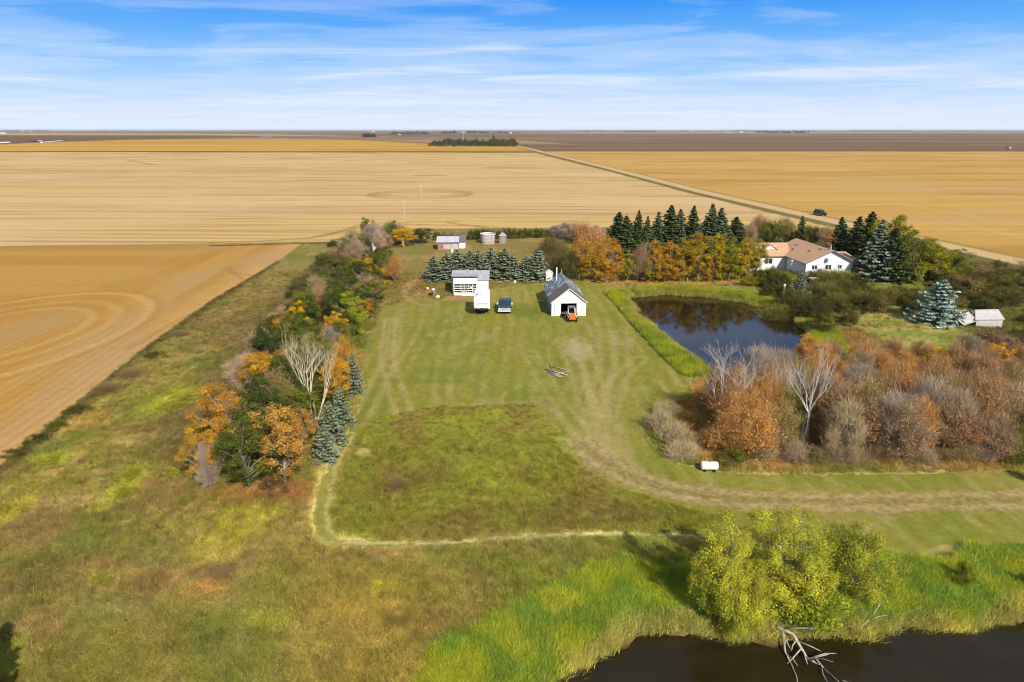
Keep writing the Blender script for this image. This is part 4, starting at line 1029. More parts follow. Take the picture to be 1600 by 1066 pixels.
# ------------------------------------------------------------------ the thicket right of the dirt track
trnd = random.Random(77)
rowsT = [(712, 1120, 1660, 18, 5.4), (690, 1115, 1680, 17, 5.8), (666, 1105, 1700, 17, 5.6), (640, 1100, 1700, 16, 5.2), (614, 1170, 1700, 15, 4.5), (590, 1235, 1700, 14, 4.0), (570, 1262, 1460, 7, 3.4)]
rown = ['front', 'second', 'third', 'fourth', 'fifth', 'sixth', 'backmost']
for r_, (by, x0, x1, n, hh) in enumerate(rowsT):
    for i in range(n):
        fx = x0 + (x1 - x0) * (i + .5) / n + trnd.uniform(-14, 14); fy_ = by + trnd.uniform(-9, 8)
        if r_ < 3 and 1226 < fx < 1282: continue
        if trnd.random() < .09: cl_ = trnd.choice(['oliveg', 'rustg', 'tan'])
        elif fx < 1230 and r_ < 4: cl_ = trnd.choice(['orust', 'rust', 'orust'])
        elif r_ >= 4: cl_ = trnd.choice(['orust', 'rust', 'orust', 'rust', 'orust', 'rustg'] if fx < 1440 else ['rust', 'orust', 'rust2', 'rust', 'rust2'])
        else: cl_ = trnd.choice(['rust2', 'rust', 'orust', 'rustg', 'rust2', 'rust', 'rust2', 'rust', 'grey'])
        kd = 'bare' if cl_ in ('grey', 'tan', 'pink') else 'rusty'
        plant(kd, 'thicket_tree', '%s tree in the %s row of the right thicket, %s from the left' % (CW[cl_], rown[r_], ordn(i)), 'tree', fx, fy_, colr=cl_, h=hh * trnd.uniform(.76, 1.12), w=hh * trnd.uniform(.55, .8), group='trees of the thicket right of the dirt track')
for i in range(16):
    fx = 1120 + 500 * (i + .5) / 16 + trnd.uniform(-10, 10); cl_ = trnd.choice(['rust2', 'tan', 'rustg', 'brown', 'oliveg'])
    plant('shrub' if cl_ == 'oliveg' else 'twig_shrub', 'thicket_shrub', '%s low shrub along the front of the thicket, %s from the left' % (CW[cl_], ORD[i]), 'shrub', fx, 722 + trnd.uniform(-5, 4), colr=cl_, h=trnd.uniform(1.2, 2.2), w=trnd.uniform(2, 3), group='low shrubs in front of the thicket')
for bx, by, ty, wp, lb, v in ((1126, 672, 528, 140, 'bleached dead tree with wide bare limbs over the pond corner', 0), (1254, 694, 545, 104, 'tall white dead tree standing inside the thicket', 1), (1220, 672, 565, 70, 'thinner white dead tree left of the tall white one', 0)):
    plant('dead', 'dead_tree', lb, 'tree', bx, by, ty, wp, var=v)
plant('bare', 'leafless_tree', 'grey-pink leafless tree in front of the pond water', 'tree', 1178, 616, 536, 60, 'grey')
plant('bare', 'leafless_tree', 'pale leafless tree against the dark pond beside the grey-pink one', 'tree', 1215, 606, 542, 50, 'grey')
plant('bare', 'leafless_tree', 'thin grey tree on the small lawn right of the thicket top', 'tree', 1506, 572, 520, 48, 'rust2')
plant('leafy', 'golden_tree', 'bright yellow tree among the back of the thicket', 'tree', 1452, 580, 540, 48, 'yellow')
plant('leafy', 'golden_tree', 'golden orange tree at the back right of the thicket', 'tree', 1556, 590, 535, 64, ((226, 160, 40), (190, 150, 50)))
plant('leafy', 'maple_tree', 'orange tree at the far pond corner behind the thicket', 'tree', 1262, 580, 525, 54, 'orust')
for i, (bx, by, ww, hh) in enumerate(((1030, 668, 50, 1.9), (1052, 690, 56, 2.0), (1068, 716, 52, 1.8), (1040, 650, 44, 1.6), (1075, 700, 44, 1.7))):
    plant('twig_shrub', 'pale_shrub', 'pale silvery tan shrub left of the dead trees, %s in the clump from the left' % ORD[(0, 2, 3, 1, 4)[i]], 'shrub', bx, by, colr='tan', h=hh, w=ww / px_per_m(G(bx, by)[1]), group='pale shrub clump beside the thicket')
# tree outside the frame whose shadow reaches the bottom left corner
tx, ty_, _ = G(14, 1004)
plant('spruce', 'spruce_tree', 'spruce below the frame whose shadow falls in the bottom left corner', 'spruce', 0, 0, colr='dspruce', h=9.0, w=4.6, x=tx + math.sin(R(SUN_AZ)) * 11.3 - .3, y=ty_ + math.cos(R(SUN_AZ)) * 11.3 )

# ------------------------------------------------------------------ far shelterbelt and farms under the horizon
for i in range(34):
    fx = 672 + i * 4.0 + prnd.uniform(-1, 1); hh = prnd.uniform(10, 15) * (.6 + .4 * min(1, i / 6)); kd = 'shrub'
    if i in (9, 10, 25): kd, hh = 'spruce', (13, 12, 20)[(9, 10, 25).index(i)]
    plant(kd, 'shelterbelt_tree', 'dark tree of the far shelterbelt in the gold field, %s from the left' % ordn(i), 'tree', fx, 229.0 - (i % 3) * .35, colr='gspruce' if i < 24 else 'olive', h=hh, w=hh * (.45 if kd == 'spruce' else 1.0), group='far shelterbelt in the gold field')
def far_wood(name, label, p0, p1, hgt, seed, dark=(52, 62, 48)):
    """one mass of distant trees between two ground pixels"""
    rng = np.random.default_rng(seed); a = np.array(G(*p0)); b = np.array(G(*p1)); L = np.linalg.norm(b - a)
    n = max(10, int(L / 18)); cs, mx, tn = [], [], []
    for i in range(n):
        c0 = a + (b - a) * (i + rng.random()) / n; c0[1] += rng.normal() * 30
        h_ = hgt * 1.35 * rng.uniform(.45, 1.1)
        p = rng.normal(size=(26, 3)) * np.array([9, 7, h_ * .27]) + c0 + np.array([0, 0, h_ * .5]); p[:, 2] = np.clip(p[:, 2], 0.5, h_)
        cs.append(p)
    P = np.concatenate(cs); v, f = leaf_quads(rng, P, np.full(len(P), 8.0), None, .1, .8)
    me = foliage_mesh(name, [(v, f, rng.random(len(P)), rng.random(len(P)))]); me.materials.append(M['leaf'])
    o = add_obj(name, me); o.color = (*S(*dark, k=1.3), 1); o['tint'] = [*S(dark[0] + 16, dark[1] + 12, dark[2] + 6, k=1.3), 1.]
    tag(o, label, 'distant trees', kind='stuff')
for i, (x0, x1, py_, hg, lb) in enumerate(((-120, 80, 205.0, 22, 'dark wooded farmstead on the left horizon'), (158, 166, 204.6, 16, 'tiny tree clump on the horizon right of the left farmstead'), (185, 202, 204.6, 22, 'small dark clump on the horizon above the dust cloud side'), (612, 670, 210.2, 14, 'low dark tree row of a farm left of the shelterbelt'), (690, 712, 208.6, 16, 'short dark clump behind the pale farm buildings'), (728, 792, 208.4, 16, 'dark tree row around the pale farm buildings'),
                                          (908, 944, 205.3, 18, 'thin tree line on the horizon right of the shelterbelt'), (975, 1006, 206.4, 16, 'dark double tree clump on the horizon, centre right'), (1006, 1024, 206.2, 16, 'short clump right of the dark double clump'), (1058, 1075, 205.3, 14, 'faint tree clump in the middle of the right horizon'), (1150, 1170, 205.0, 18, 'tree clump behind the small white farm house'), (1182, 1264, 208.2, 17, 'longest dark tree row on the right horizon'),
                                          (1330, 1424, 204.6, 20, 'thin dark tree line near the right end of the horizon'), (1495, 1512, 204.5, 14, 'faint speck of trees at the far right horizon'), (575, 582, 214.4, 9, 'small dark clump alone in the brown field'))):
    far_wood('distant_wood', lb, (x0, py_), (x1, py_), hg, 400 + i)
# ------------------------------------------------------------------ BUILDINGS
M['white_paint'] = surf('white_paint', (.80, .79, .76), (.70, .69, .66), 2.5, .6, grime=(.5, .47, .42))
M['white_board'] = boards('white_board', (.78, .77, .75), (.70, .69, .67), .22, 'x', .25, grime=(.5, .48, .44))
M['siding'] = boards('siding', (.80, .80, .79), (.76, .76, .75), .2, 'z', .25, grime=(.66, .65, .63))
M['fascia'] = surf('fascia', (.82, .82, .80), None, 4, .5)
M['dark'] = surf('dark', (.02, .02, .022), (.012, .012, .012), 4, .6)
M['glass'] = surf('glass', (.025, .03, .04), (.04, .05, .06), 2, .08, .6)
M['grey_roof'] = surf('grey_roof', (.42, .42, .44), (.33, .33, .35), 2, .7, grime=(.25, .23, .21))
M['tin_roof'] = boards('tin_roof', (.58, .60, .66), (.50, .52, .57), .7, 'x', .35, .5, grime=(.40, .38, .36))
M['shingle_brown'] = surf('shingle_brown', (.20, .155, .13), (.13, .10, .085), 6, .9, bump=.4)
M['patch_roof'] = surf('patch_roof', (.15, .17, .19), (.50, .52, .54), 1.3, .65, detail=3, lo=.50, hi=.62, stretch=(1, .6, 1))
M['old_board'] = boards('old_board', (.32, .15, .12), (.22, .12, .10), .24, 'z', .5, grime=(.36, .31, .27))
M['rust_sheet'] = surf('rust_sheet', (.30, .12, .05), (.20, .09, .05), 3, .9)
M['door_grey'] = boards('door_grey', (.52, .48, .45), (.42, .38, .36), .2, 'x', .5)
M['bin_stave'] = boards('bin_stave', (.54, .50, .49), (.38, .34, .34), .3, 'x', .5, grime=(.34, .29, .28))
M['bin_grey'] = boards('bin_grey', (.34, .30, .27), (.24, .21, .19), .22, 'x', .5)
M['house_roof'] = surf('house_roof', (.54, .32, .175), (.46, .27, .15), 3, .85, bump=.3, grime=(.40, .27, .18))
M['concrete'] = surf('concrete', (.52, .49, .44), (.42, .40, .36), 3, .9)
M['ruin'] = boards('ruin', (.52, .50, .47), (.44, .42, .40), .16, 'z', .35, grime=(.34, .31, .28))
M['bluegrey'] = surf('bluegrey', (.22, .25, .30), (.14, .15, .18), 3, .6)
def empty_building(name, label, cat, loc, yaw): return thing(name, label, cat, loc, yaw)
def slab(mb, a, b, c, d, t):
    """thin plate through four corner points, thickness t downwards"""
    P = [Vector(q) for q in (a, b, c, d)]; n = (P[1] - P[0]).cross(P[3] - P[0]).normalized()
    if n.z < 0: n = -n
    lo = [p - n * t for p in P]
    mb.add([tuple(p) for p in P + lo], [(0, 1, 2, 3), (7, 6, 5, 4), (0, 4, 5, 1), (1, 5, 6, 2), (2, 6, 7, 3), (3, 7, 4, 0)])
def window(parent, cx, y, cz, w, h, mull=True, fr='fascia'):
    f = MB(); t = .07
    f.box(cx - w / 2 - t, cx + w / 2 + t, y - .05, y + .02, cz - h / 2 - t, cz - h / 2).box(cx - w / 2 - t, cx + w / 2 + t, y - .05, y + .02, cz + h / 2, cz + h / 2 + t)
    f.box(cx - w / 2 - t, cx - w / 2, y - .05, y + .02, cz - h / 2, cz + h / 2).box(cx + w / 2, cx + w / 2 + t, y - .05, y + .02, cz - h / 2, cz + h / 2)
    if mull: f.box(cx - .03, cx + .03, y - .045, y + .01, cz - h / 2, cz + h / 2)
    fo = f.build('window', M[fr], parent)
    MB().box(cx - w / 2, cx + w / 2, y - .02, y - .008, cz - h / 2, cz + h / 2).build('pane', M['glass'], fo)
    return fo

# ---- barn
bx0, by0, _ = G(861.5, 494); bx1, by1, _ = G(915.5, 494)
yaw_b = math.atan2(.5, 11.7)
barn = empty_building('barn', 'white gabled barn with open front door, brown and patchy grey roof', 'barn', ((bx0 + bx1) / 2, (by0 + by1) / 2, 0), yaw_b)
bw = (bx1 - bx0) / 2; hw_, hr_, bl_ = 2.15, height_at(by0, 451.5), 11.8
w_ = MB(); dl_, dr_, dh = -.46 * bw, .44 * bw, 1.98
w_.box(-bw, dl_, 0, .14, -.1, hw_); w_.box(dr_, bw, 0, .14, -.1, hw_); w_.box(dl_, dr_, 0, .14, dh, hw_)
w_.prism_y([(-bw, hw_), (bw, hw_), (0, hr_)], .0, .14)
w_.build('wall', M['white_board'], barn)
MB().prism_y([(-bw, -.1), (bw, -.1), (bw, hw_), (0, hr_), (-bw, hw_)], bl_ - .14, bl_).build('back_wall', M['white_board'], barn)
M['side_sheet'] = surf('side_sheet', (.20, .27, .30), (.13, .18, .20), 1.2, .55, grime=(.20, .23, .14))
for a_, b_ in ((-bw, -bw + .12), (bw - .12, bw)):
    o_ = MB().box(a_, b_, .14, bl_ - .14, -.1, hw_).build('side_wall', M['side_sheet'], barn); o_['label'] = 'grey-green sheet side wall'
def roof_pair(parent, name, mat, bw, y0, y1, hw, hr, over=.22, lift=.0, t=.07):
    k = (hr - hw) / bw; mb = MB()
    for sg in (-1, 1):
        a = (0, y0, hr + .08 + lift); b = (0, y1, hr + .08 + lift); c = (sg * (bw + over), y1, hw - k * over + .08 + lift); d = (sg * (bw + over), y0, hw - k * over + .08 + lift)
        slab(mb, a, b, c, d, t)
    return mb.build(name, mat, parent)
r1 = roof_pair(barn, 'roof', M['shingle_brown'], bw, -.25, 4.2, hw_, hr_, lift=.03); r1['label'] = 'brown shingled front part of the roof'
r2 = roof_pair(barn, 'roof', M['patch_roof'], bw, 4.2, bl_ + .2, hw_, hr_); r2['label'] = 'grey sheet rear roof with pale worn patches'
tr_ = MB(); k_ = (hr_ - hw_) / bw
for sg in (-1, 1): tr_.tube([(0, -.27, hr_ + .06), (sg * (bw + .2), -.27, hw_ - k_ * .2 + .06)], .05, 4)
tr_.box(-bw - .05, bw + .05, -.04, -.005, hw_ - .06, hw_ + .05)
tr_.build('trim', M['fascia'], barn)
MB().tube([(-.95, bl_ - 2.6, hr_ - 1.0), (-.95, bl_ - 2.6, hr_ + 1.35)], .11, 10).tube([(-.95, bl_ - 2.6, hr_ + 1.30), (-.95, bl_ - 2.6, hr_ + 1.42)], .16, 10).build('chimney', M['white_paint'], barn, smooth=False)
MB().tube([(.1, bl_ - .6, hr_ - .1), (.1, bl_ - .6, hr_ + .8)], .05, 8).build('vent_pipe', M['concrete'], barn)
MB().box(-bw + .12, bw - .12, .14, bl_ - .14, -.05, .04).build('floor', surf('barn_floor', (.10, .08, .06), None, 3, .95), barn)
for sg, xx in ((-1, dl_ - .02), (1, dr_ + .02)):
    d_ = MB(); wd = .95
    x0, x1 = (xx - wd, xx) if sg < 0 else (xx, xx + wd)
    d_.box(x0, x1, -.10, -.05, .05, dh + .05)
    for z_ in (.15, dh / 2, dh - .1): d_.box(x0 + .03, x1 - .03, -.125, -.10, z_ - .06, z_ + .06)
    d_.build('door', M['white_paint'], barn)
# ---- white outhouse behind the barn
ox, oy, _ = G(857.5, 440)
oh = empty_building('outhouse', 'tiny white outhouse behind the left side of the barn', 'outhouse', (ox, oy, 0), .05)
MB().box(-.6, .6, -.6, .6, -.05, 1.75).prism_y([(-.6, 1.75), (.6, 1.75), (0, 2.15)], -.6, .6).build('wall', M['white_paint'], oh)
roof_pair(oh, 'roof', M['white_paint'], .6, -.7, .7, 1.75, 2.15, .1)
MB().box(-.3, .3, -.64, -.605, .1, 1.55).build('door', M['fascia'], oh)
# ---- white shed with the shelf front
sx0, sy, _ = G(709, 462); sx1, _, _ = G(745.5, 462)
sh = empty_building('white_shed', 'white shed with grey roof and shelf-filled open front bay', 'shed', (sx0, sy, 0), .012)
fw = sx1 - sx0
bayh = height_at(sy, 432.8); mainh = 2.15
sc_ = px_per_m(sy, 1)
w_ = MB(); XL = -(709 - 705.5) / sc_; XR = (763 - 709) / sc_; Y0, Y1 = 2.3, 6.0
w_.box(XL, XR, Y0, Y1, -.1, mainh); w_.build('wall', boards('batten', (.80, .78, .72), (.74, .72, .66), .45, 'x', .5), sh)
f_ = MB(); f_.box(0, fw, 0, .1, bayh - 1.25, bayh); f_.box(0, .12, 0, .1, -.1, bayh - 1.25).box(fw - .12, fw, 0, .1, -.1, bayh - 1.25)
f_.box(.12, fw - .12, 0, .1, -.1, .42); f_.box(0, .1, .1, Y0, -.1, bayh - .1).box(fw - .1, fw, .1, Y0, -.1, bayh - .1).box(.1, fw - .1, Y0 - .1, Y0, -.1, bayh - .1)
f_.build('front_bay', M['white_paint'], sh)
slabm = MB(); slab(slabm, (-.12, -.1, bayh + .06), (fw + .12, -.1, bayh + .06), (fw + .12, Y0 + .3, bayh + .12), (-.12, Y0 + .3, bayh + .12), .08); slabm.build('bay_roof', M['grey_roof'], sh)
ln_ = MB(); ln_.box(-.14, fw + .14, -.12, -.10, bayh - .12, bayh + .07); ln_.build('gutter', M['dark'], sh)
rf = MB(); slab(rf, (XL - .2, Y0 - .2, mainh + .1), (XR + .15, Y0 - .2, mainh + .1), (XR + .15, Y1 + .2, mainh + 1.0), (XL - .2, Y1 + .2, mainh + 1.0), .09)
rf.build('roof', M['grey_roof'], sh)
g_ = MB(); g_.add([(XL, Y0, mainh), (XL, Y1, mainh), (XL, Y1, mainh + .9), (XL + .1, Y0, mainh), (XL + .1, Y1, mainh), (XL + .1, Y1, mainh + .9)], [(0, 1, 2), (3, 5, 4), (0, 3, 4, 1), (1, 4, 5, 2), (2, 5, 3, 0)])
g_.add([(XR - .1, Y0, mainh), (XR - .1, Y1, mainh), (XR - .1, Y1, mainh + .9), (XR, Y0, mainh), (XR, Y1, mainh), (XR, Y1, mainh + .9)], [(0, 1, 2), (3, 5, 4), (0, 3, 4, 1), (1, 4, 5, 2), (2, 5, 3, 0)])
g_.box(XL + .1, XR - .1, Y1 - .1, Y1, mainh, mainh + .88).build('gable_wall', M['white_paint'], sh)
zt = bayh - 1.25
for i in range(4):
    MB().box(.12, fw - .12, .04, .6, .42 + i * (zt - .42) / 4 - .03, .42 + i * (zt - .42) / 4 + .03).build('shelf', M['white_paint'], sh)
up_ = MB()
for q in (.31, .45, .62, .80): up_.box(fw * q - .04, fw * q + .04, .03, .58, .45, zt)
up_.build('divider', M['white_paint'], sh)
MB().box(.12, fw - .12, 1.6, 1.64, .3, zt).build('back_panel', M['dark'], sh)
srnd = random.Random(4)
jm = [surf('junk_red', (.35, .10, .06), None, 5), surf('junk_grey', (.5, .5, .5), None, 5), surf('junk_brown', (.25, .16, .09), None, 5), M['white_paint']]
for i in range(9):
    q = .34 + .6 * srnd.random(); lv = srnd.randrange(3); z_ = .45 + lv * (zt - .42) / 4
    mb = MB(); a_ = .12 + .1 * srnd.random(); mb.box(fw * q - a_, fw * q + a_, .1, .42, z_ - .0 + .002, z_ + .18 + .14 * srnd.random())
    o_ = mb.build('stored_box', jm[i % 4], None, bevel=.02); o_.location = sh.location; o_.rotation_euler = sh.rotation_euler
    tag(o_, '%s box on the shelves of the white shed, %s from the left' % (('red', 'grey', 'brown', 'white')[i % 4], ORD[i]), 'box', 'boxes stored on the shed shelves')
# ---- old red shed
rx, ry, _ = G(684, 391); rx1, _, _ = G(717, 391)
rs = empty_building('red_shed', 'old red-brown board shed with a tin roof and lean-to', 'shed', (rx, ry, 0), .02)
L_ = rx1 - rx; hE = height_at(ry, 378.5); 
MB().box(0, L_, 0, 4.0, -.1, hE).build('wall', M['old_board'], rs)
rf = MB(); slab(rf, (-.25, -.35, hE + .05), (L_ + .1, -.35, hE + .05), (L_ - .05, 4.3, hE + .75), (-.45, 4.3, hE + .75), .08); rf.build('roof', M['tin_roof'], rs)
MB().box(1.35, 3.3, -.06, -.01, .25, 1.35).box(3.4, L_ - .1, -.06, -.01, .25, 1.45).build('door', M['door_grey'], rs)
MB().add([(0, 0.0, hE), (0, 4, hE), (0, 4, hE + .68), (.1, 0, hE), (.1, 4, hE), (.1, 4, hE + .68)], [(0, 1, 2), (3, 5, 4), (0, 3, 4, 1), (1, 4, 5, 2), (2, 5, 3, 0)]).box(.1, L_ - .1, 3.9, 4.0, hE, hE + .6).build('gable_wall', M['old_board'], rs)
MB().box(L_, L_ + 1.35, 2.5, 5.6, -.1, 1.5).build('lean_to', M['white_paint'], rs)
rf = MB(); slab(rf, (L_ + .02, 2.2, 1.6), (L_ + 1.6, 2.2, 1.6), (L_ + 1.5, 6.6, 2.7), (L_ + .02, 6.6, 2.7), .08); rf.build('lean_to_roof', M['shingle_brown'], rs)
qx, qy, _ = G(692, 394)
tag(MB().box(-1.0, 1.1, -.35, .25, 0, .12).box(-.8, .7, -.3, .1, .12, .3).build('rusty_scrap', M['rust_sheet'], None, bevel=.03), 'pile of rusty red sheet in front of the old red shed', 'scrap pile'); bpy.data.objects['rusty_scrap'].location = (qx, qy, 0)
qx, qy, _ = G(706.5, 395)
o_ = MB().tube([(0, 0, 0), (0, 0, .75)], .28, 12).tube([(0, 0, .75), (0, 0, .8)], .3, 12).build('white_barrel', M['white_paint']); o_.location = (qx, qy, 0); tag(o_, 'white barrel in front of the old red shed', 'barrel')
# ---- bins
def ring_wall(mb, r0, r1, z0, z1, n=28, th=.08):
    vs = []; 
    for k in range(n):
        a = 2 * math.pi * k / n; c_, s2 = math.cos(a), math.sin(a)
        vs += [(r0 * c_, r0 * s2, z0), (r1 * c_, r1 * s2, z1), ((r1 - th) * c_, (r1 - th) * s2, z1), ((r0 - th) * c_, (r0 - th) * s2, z0)]
    fs = []
    for k in range(n):
        a, b = 4 * k, 4 * ((k + 1) % n)
        for j in range(4): fs.append((a + j, b + j, b + (j + 1) % 4, a + (j + 1) % 4))
    mb.add(vs, fs)
gx_, gy_, _ = G(762, 382)
gb = thing('grain_bin', 'roofless weathered white wooden grain bin beside the red shed', 'grain bin', (gx_, gy_ + 1.6, 0))
mb = MB(); hb = height_at(gy_, 366.5); ring_wall(mb, 1.62, 1.92, -.1, hb); mb.build('wall', M['bin_stave'], gb)
mb = MB()
for z_ in (.5, 1.3, 2.1): ring_wall(mb, 1.67 + .30 * z_ / hb, 1.675 + .30 * (z_ + .06) / hb, z_, z_ + .06, th=.02)
mb.build('hoop', M['bluegrey'], gb); mb = MB(); ring_wall(mb, 1.95, 1.96, hb - .08, hb + .03, th=.14); mb.build('rim', M['fascia'], gb)
mb = MB(); mb.tube([(0, 0, .02), (0, 0, .1)], 1.55, 20); mb.build('floor', M['dark'], gb)
gx_, gy_, _ = G(785, 381)
g2 = thing('small_grain_bin', 'small grey wooden bin with a cone roof, right of the white one', 'grain bin', (gx_, gy_ + .8, 0))
MB().tube([(0, 0, -.1), (0, 0, 1.9)], 1.0, 10).build('wall', M['bin_grey'], g2)
MB().tube([(0, 0, 1.9), (0, 0, 2.75)], [1.12, .12], 10).build('roof', surf('cone_roof', (.42, .40, .38), (.22, .20, .19), 2, .8), g2)
MB().tube([(0, 0, 2.7), (0, 0, 3.6)], .06, 6).build('pipe', M['bin_grey'], g2)
# ---- house
hx, hy, _ = G(1257, 435.5); HW, HL, eav, rdg = 9.0, 14.2, 3.2, 5.35
ho = empty_building('house', 'white farmhouse with tan roof among the garden trees', 'house', (hx, hy, 0), .07)
w_ = MB().box(0, HW, 0, HL, -.1, eav).prism_y([(0, eav), (HW, eav), (HW * .52, rdg)], 0, .15).prism_y([(0, eav), (HW, eav), (HW * .52, rdg)], HL - .15, HL)
w_.build('wall', M['siding'], ho)
rf = MB(); kx = HW * .52; k_ = (rdg - eav) / kx
slab(rf, (kx, -.5, rdg + .1), (kx, HL + .4, rdg + .1), (-.6, HL + .4, eav - .6 * k_ + .1), (-.6, -.5, eav - .6 * k_ + .1), .14)
k2 = (rdg - eav) / (HW - kx)
slab(rf, (kx, -.5, rdg + .1), (kx, HL + .4, rdg + .1), (HW + .6, HL + .4, eav - .6 * k2 + .1), (HW + .6, -.5, eav - .6 * k2 + .1), .14)
rf.build('roof', M['house_roof'], ho)
bgd = MB(); bgd.tube([(kx, -.54, rdg + .02), (-.6, -.54, eav - .6 * k_ + .02)], .1, 4).tube([(kx, -.54, rdg + .02), (HW + .6, -.54, eav - .6 * k2 + .02)], .1, 4).box(-.66, -.56, -.5, HL + .4, eav - .6 * k_ - .06, eav - .6 * k_ + .08)
bgd.build('bargeboard', surf('barge', (.30, .24, .22), None, 3), ho)
for wx, wz, ww, wh in ((1.65, 2.15, 1.0, .75), (4.35, 2.15, 1.15, .85), (6.6, 2.2, .75, .7), (4.2, .75, .8, .5)): window(ho, wx, 0, wz, ww, wh)
ds = thing_dummy = None
mb = MB().tube([(3.9, -.05, 3.7), (3.9, -.45, 3.75)], .03, 6).tube([(3.9, -.45, 3.72), (3.98, -.62, 3.85), (4.0, -.66, 3.88)], [.02, .22, .42], 14); mb.build('satellite_dish', M['white_paint'], ho)
MB().tube([(kx, .6, rdg), (kx, .6, rdg + .95)], [.16, .06], 8).build('roof_vent', M['concrete'], ho)
for vx, vy in ((1.6, 9.0), (3.0, 10.5), (2.6, 4.3), (3.9, 2.6)):
    zz = rdg - (kx - vx) * k_ + .1
    MB().box(vx - .18, vx + .18, vy - .18, vy + .18, zz - .15, zz + .22).build('roof_vent', M['shingle_brown'], ho, bevel=.03)
# left wing (ridge runs sideways)
wx0, wx1, wy0, wy1 = -5.6, -.15, 8.2, 15.5
MB().box(wx0, wx1, wy0, wy1, -.1, eav - .1).prism_x([(wy0, eav - .1), (wy1, eav - .1), ((wy0 + wy1) / 2, 4.9)], wx0, wx0 + .15).build('wing_wall', M['siding'], ho)
rf = MB(); my = (wy0 + wy1) / 2; kk = (4.9 - eav + .1) / (my - wy0)
for yy, sg in ((wy0, -1), (wy1, 1)):
    slab(rf, (wx0 - .4, my, 5.0), (1.6, my, 5.0), (1.6 if sg > 0 else .6, yy + sg * .5, eav - .5 * kk), (wx0 - .4, yy + sg * .5, eav - .5 * kk), .13)
rf.build('wing_roof', M['house_roof'], ho)
MB().prism_y([(-4.2, 4.0), (-1.6, 4.0), (-2.9, 4.85)], 9.6, 9.75).build('dormer', M['fascia'], ho)
rf = MB(); slab(rf, (-2.9, 9.4, 5.0), (-2.9, 13, 5.0), (-4.5, 13, 3.98), (-4.5, 9.4, 3.98), .08); slab(rf, (-2.9, 9.4, 5.0), (-2.9, 13, 5.0), (-1.3, 13, 3.98), (-1.3, 9.4, 3.98), .08); rf.build('dormer_roof', M['house_roof'], ho)
window(ho, -3.6, wy0, 1.9, 1.5, 1.05, True)
MB().box(-.15, 0.02, 4.0, 8.2, -.1, 0.0).build('footing', M['concrete'], ho)
# right wing and deck
MB().box(HW, HW + 2.4, 3.5, 7.5, -.1, 2.7).build('wing_wall', M['siding'], ho)
rf = MB(); slab(rf, (HW - .2, 3.0, 2.95), (HW + 2.9, 3.0, 2.85), (HW + 2.9, 7.8, 3.7), (HW - 1.0, 7.8, 3.8), .12); rf.build('wing_roof', M['house_roof'], ho)
window(ho, HW + 1.2, 3.5, 1.9, 1.3, 1.1, True)
MB().box(HW + .05, HW + 3.4, .2, 3.45, .9, 1.02).build('deck', M['bluegrey'], ho)
dk = MB()
for i in range(12): dk.box(HW + .1 + i * .29, HW + .15 + i * .29, .22, .27, 1.02, 1.85)
for i in range(11): dk.box(HW + 3.33, HW + 3.38, .3 + i * .29, .35 + i * .29, 1.02, 1.85)
dk.box(HW + .05, HW + 3.4, .2, .29, 1.85, 1.93).box(HW + 3.31, HW + 3.4, .3, 3.4, 1.85, 1.93)
dk.build('railing', M['bluegrey'], ho)
MB().box(HW + .1, HW + 3.35, .25, .35, -.05, .9).build('deck_skirt', M['fascia'], ho)
MB().box(-9.2, wx0, 8.0, 8.2, -.05, .5).build('patio_wall', M['fascia'], ho)
# ---- small garden shed, statue and clothes post
gx_, gy_, _ = G(1281, 449)
gs_ = empty_building('garden_shed', 'small weathered pale shed in front of the house', 'shed', (gx_, gy_, 0), .1)
MB().box(-1.2, 1.2, 0, 1.6, -.05, 1.15).build('wall', M['ruin'], gs_); rf = MB(); slab(rf, (-1.35, -.15, 1.2), (1.35, -.15, 1.2), (1.35, 1.8, 1.45), (-1.35, 1.8, 1.45), .06); rf.build('roof', M['concrete'], gs_)
gx_, gy_, _ = G(1223.5, 467)
po_ = thing('white_post', 'short white post standing in the dark shrubs by the pond', 'post', (gx_, gy_, 0))
MB().tube([(0, 0, 0), (0, 0, 1.0)], .14, 8).tube([(0, 0, 1.0), (0, 0, 1.15)], [.2, .05], 8).build('post', M['white_paint'], po_)
MB().box(-.25, .25, -.25, .25, -.05, .1).build('footing', M['concrete'], po_)
po_.scale = (1.3, 1.3, 2.2)
gx_, gy_, _ = G(1235, 430)
cp = thing('clothesline_post', 'thin pale pole in front of the dark house side', 'pole', (gx_, gy_, 0))
MB().tube([(0, 0, -.1), (0, 0, 3.0)], .06, 8).build('pole', M['white_paint'], cp); MB().tube([(-.3, 0, 2.9), (.3, 0, 2.9)], .05, 6).build('crossbar', M['white_paint'], cp)
# ---- ruined shed
gx0, gy0, _ = G(1524, 511); gx1, _, _ = G(1565, 511)
ru = empty_building('ruined_shed', 'collapsed grey-white shed with a broken roof in the scrub', 'ruin', (gx0, gy0, 0), .0)
L_ = gx1 - gx0
mb = MB().box(0, L_, 0, .12, -.1, 1.15).box(L_ - .12, L_, .12, 3.0, -.1, 1.15); mb.prism_x([(0, 1.15), (3.0, 1.15), (1.6, 2.1)], L_ - .12, L_); mb.build('wall', M['ruin'], ru)
rf = MB(); slab(rf, (.6, 1.6, 2.15), (L_ + .15, 1.6, 2.2), (L_ + .15, -.15, 1.15), (-.3, -.15, 1.1), .07); slab(rf, (1.5, 1.6, 2.15), (L_ + .15, 1.6, 2.2), (L_ + .15, 3.1, 1.15), (1.2, 3.1, 1.15), .07)
slab(rf, (-2.4, 1.4, 1.1), (-.6, 1.2, 1.95), (.2, .0, .95), (-1.9, -.3, .3), .07)
rf.build('roof', M['ruin'], ru)
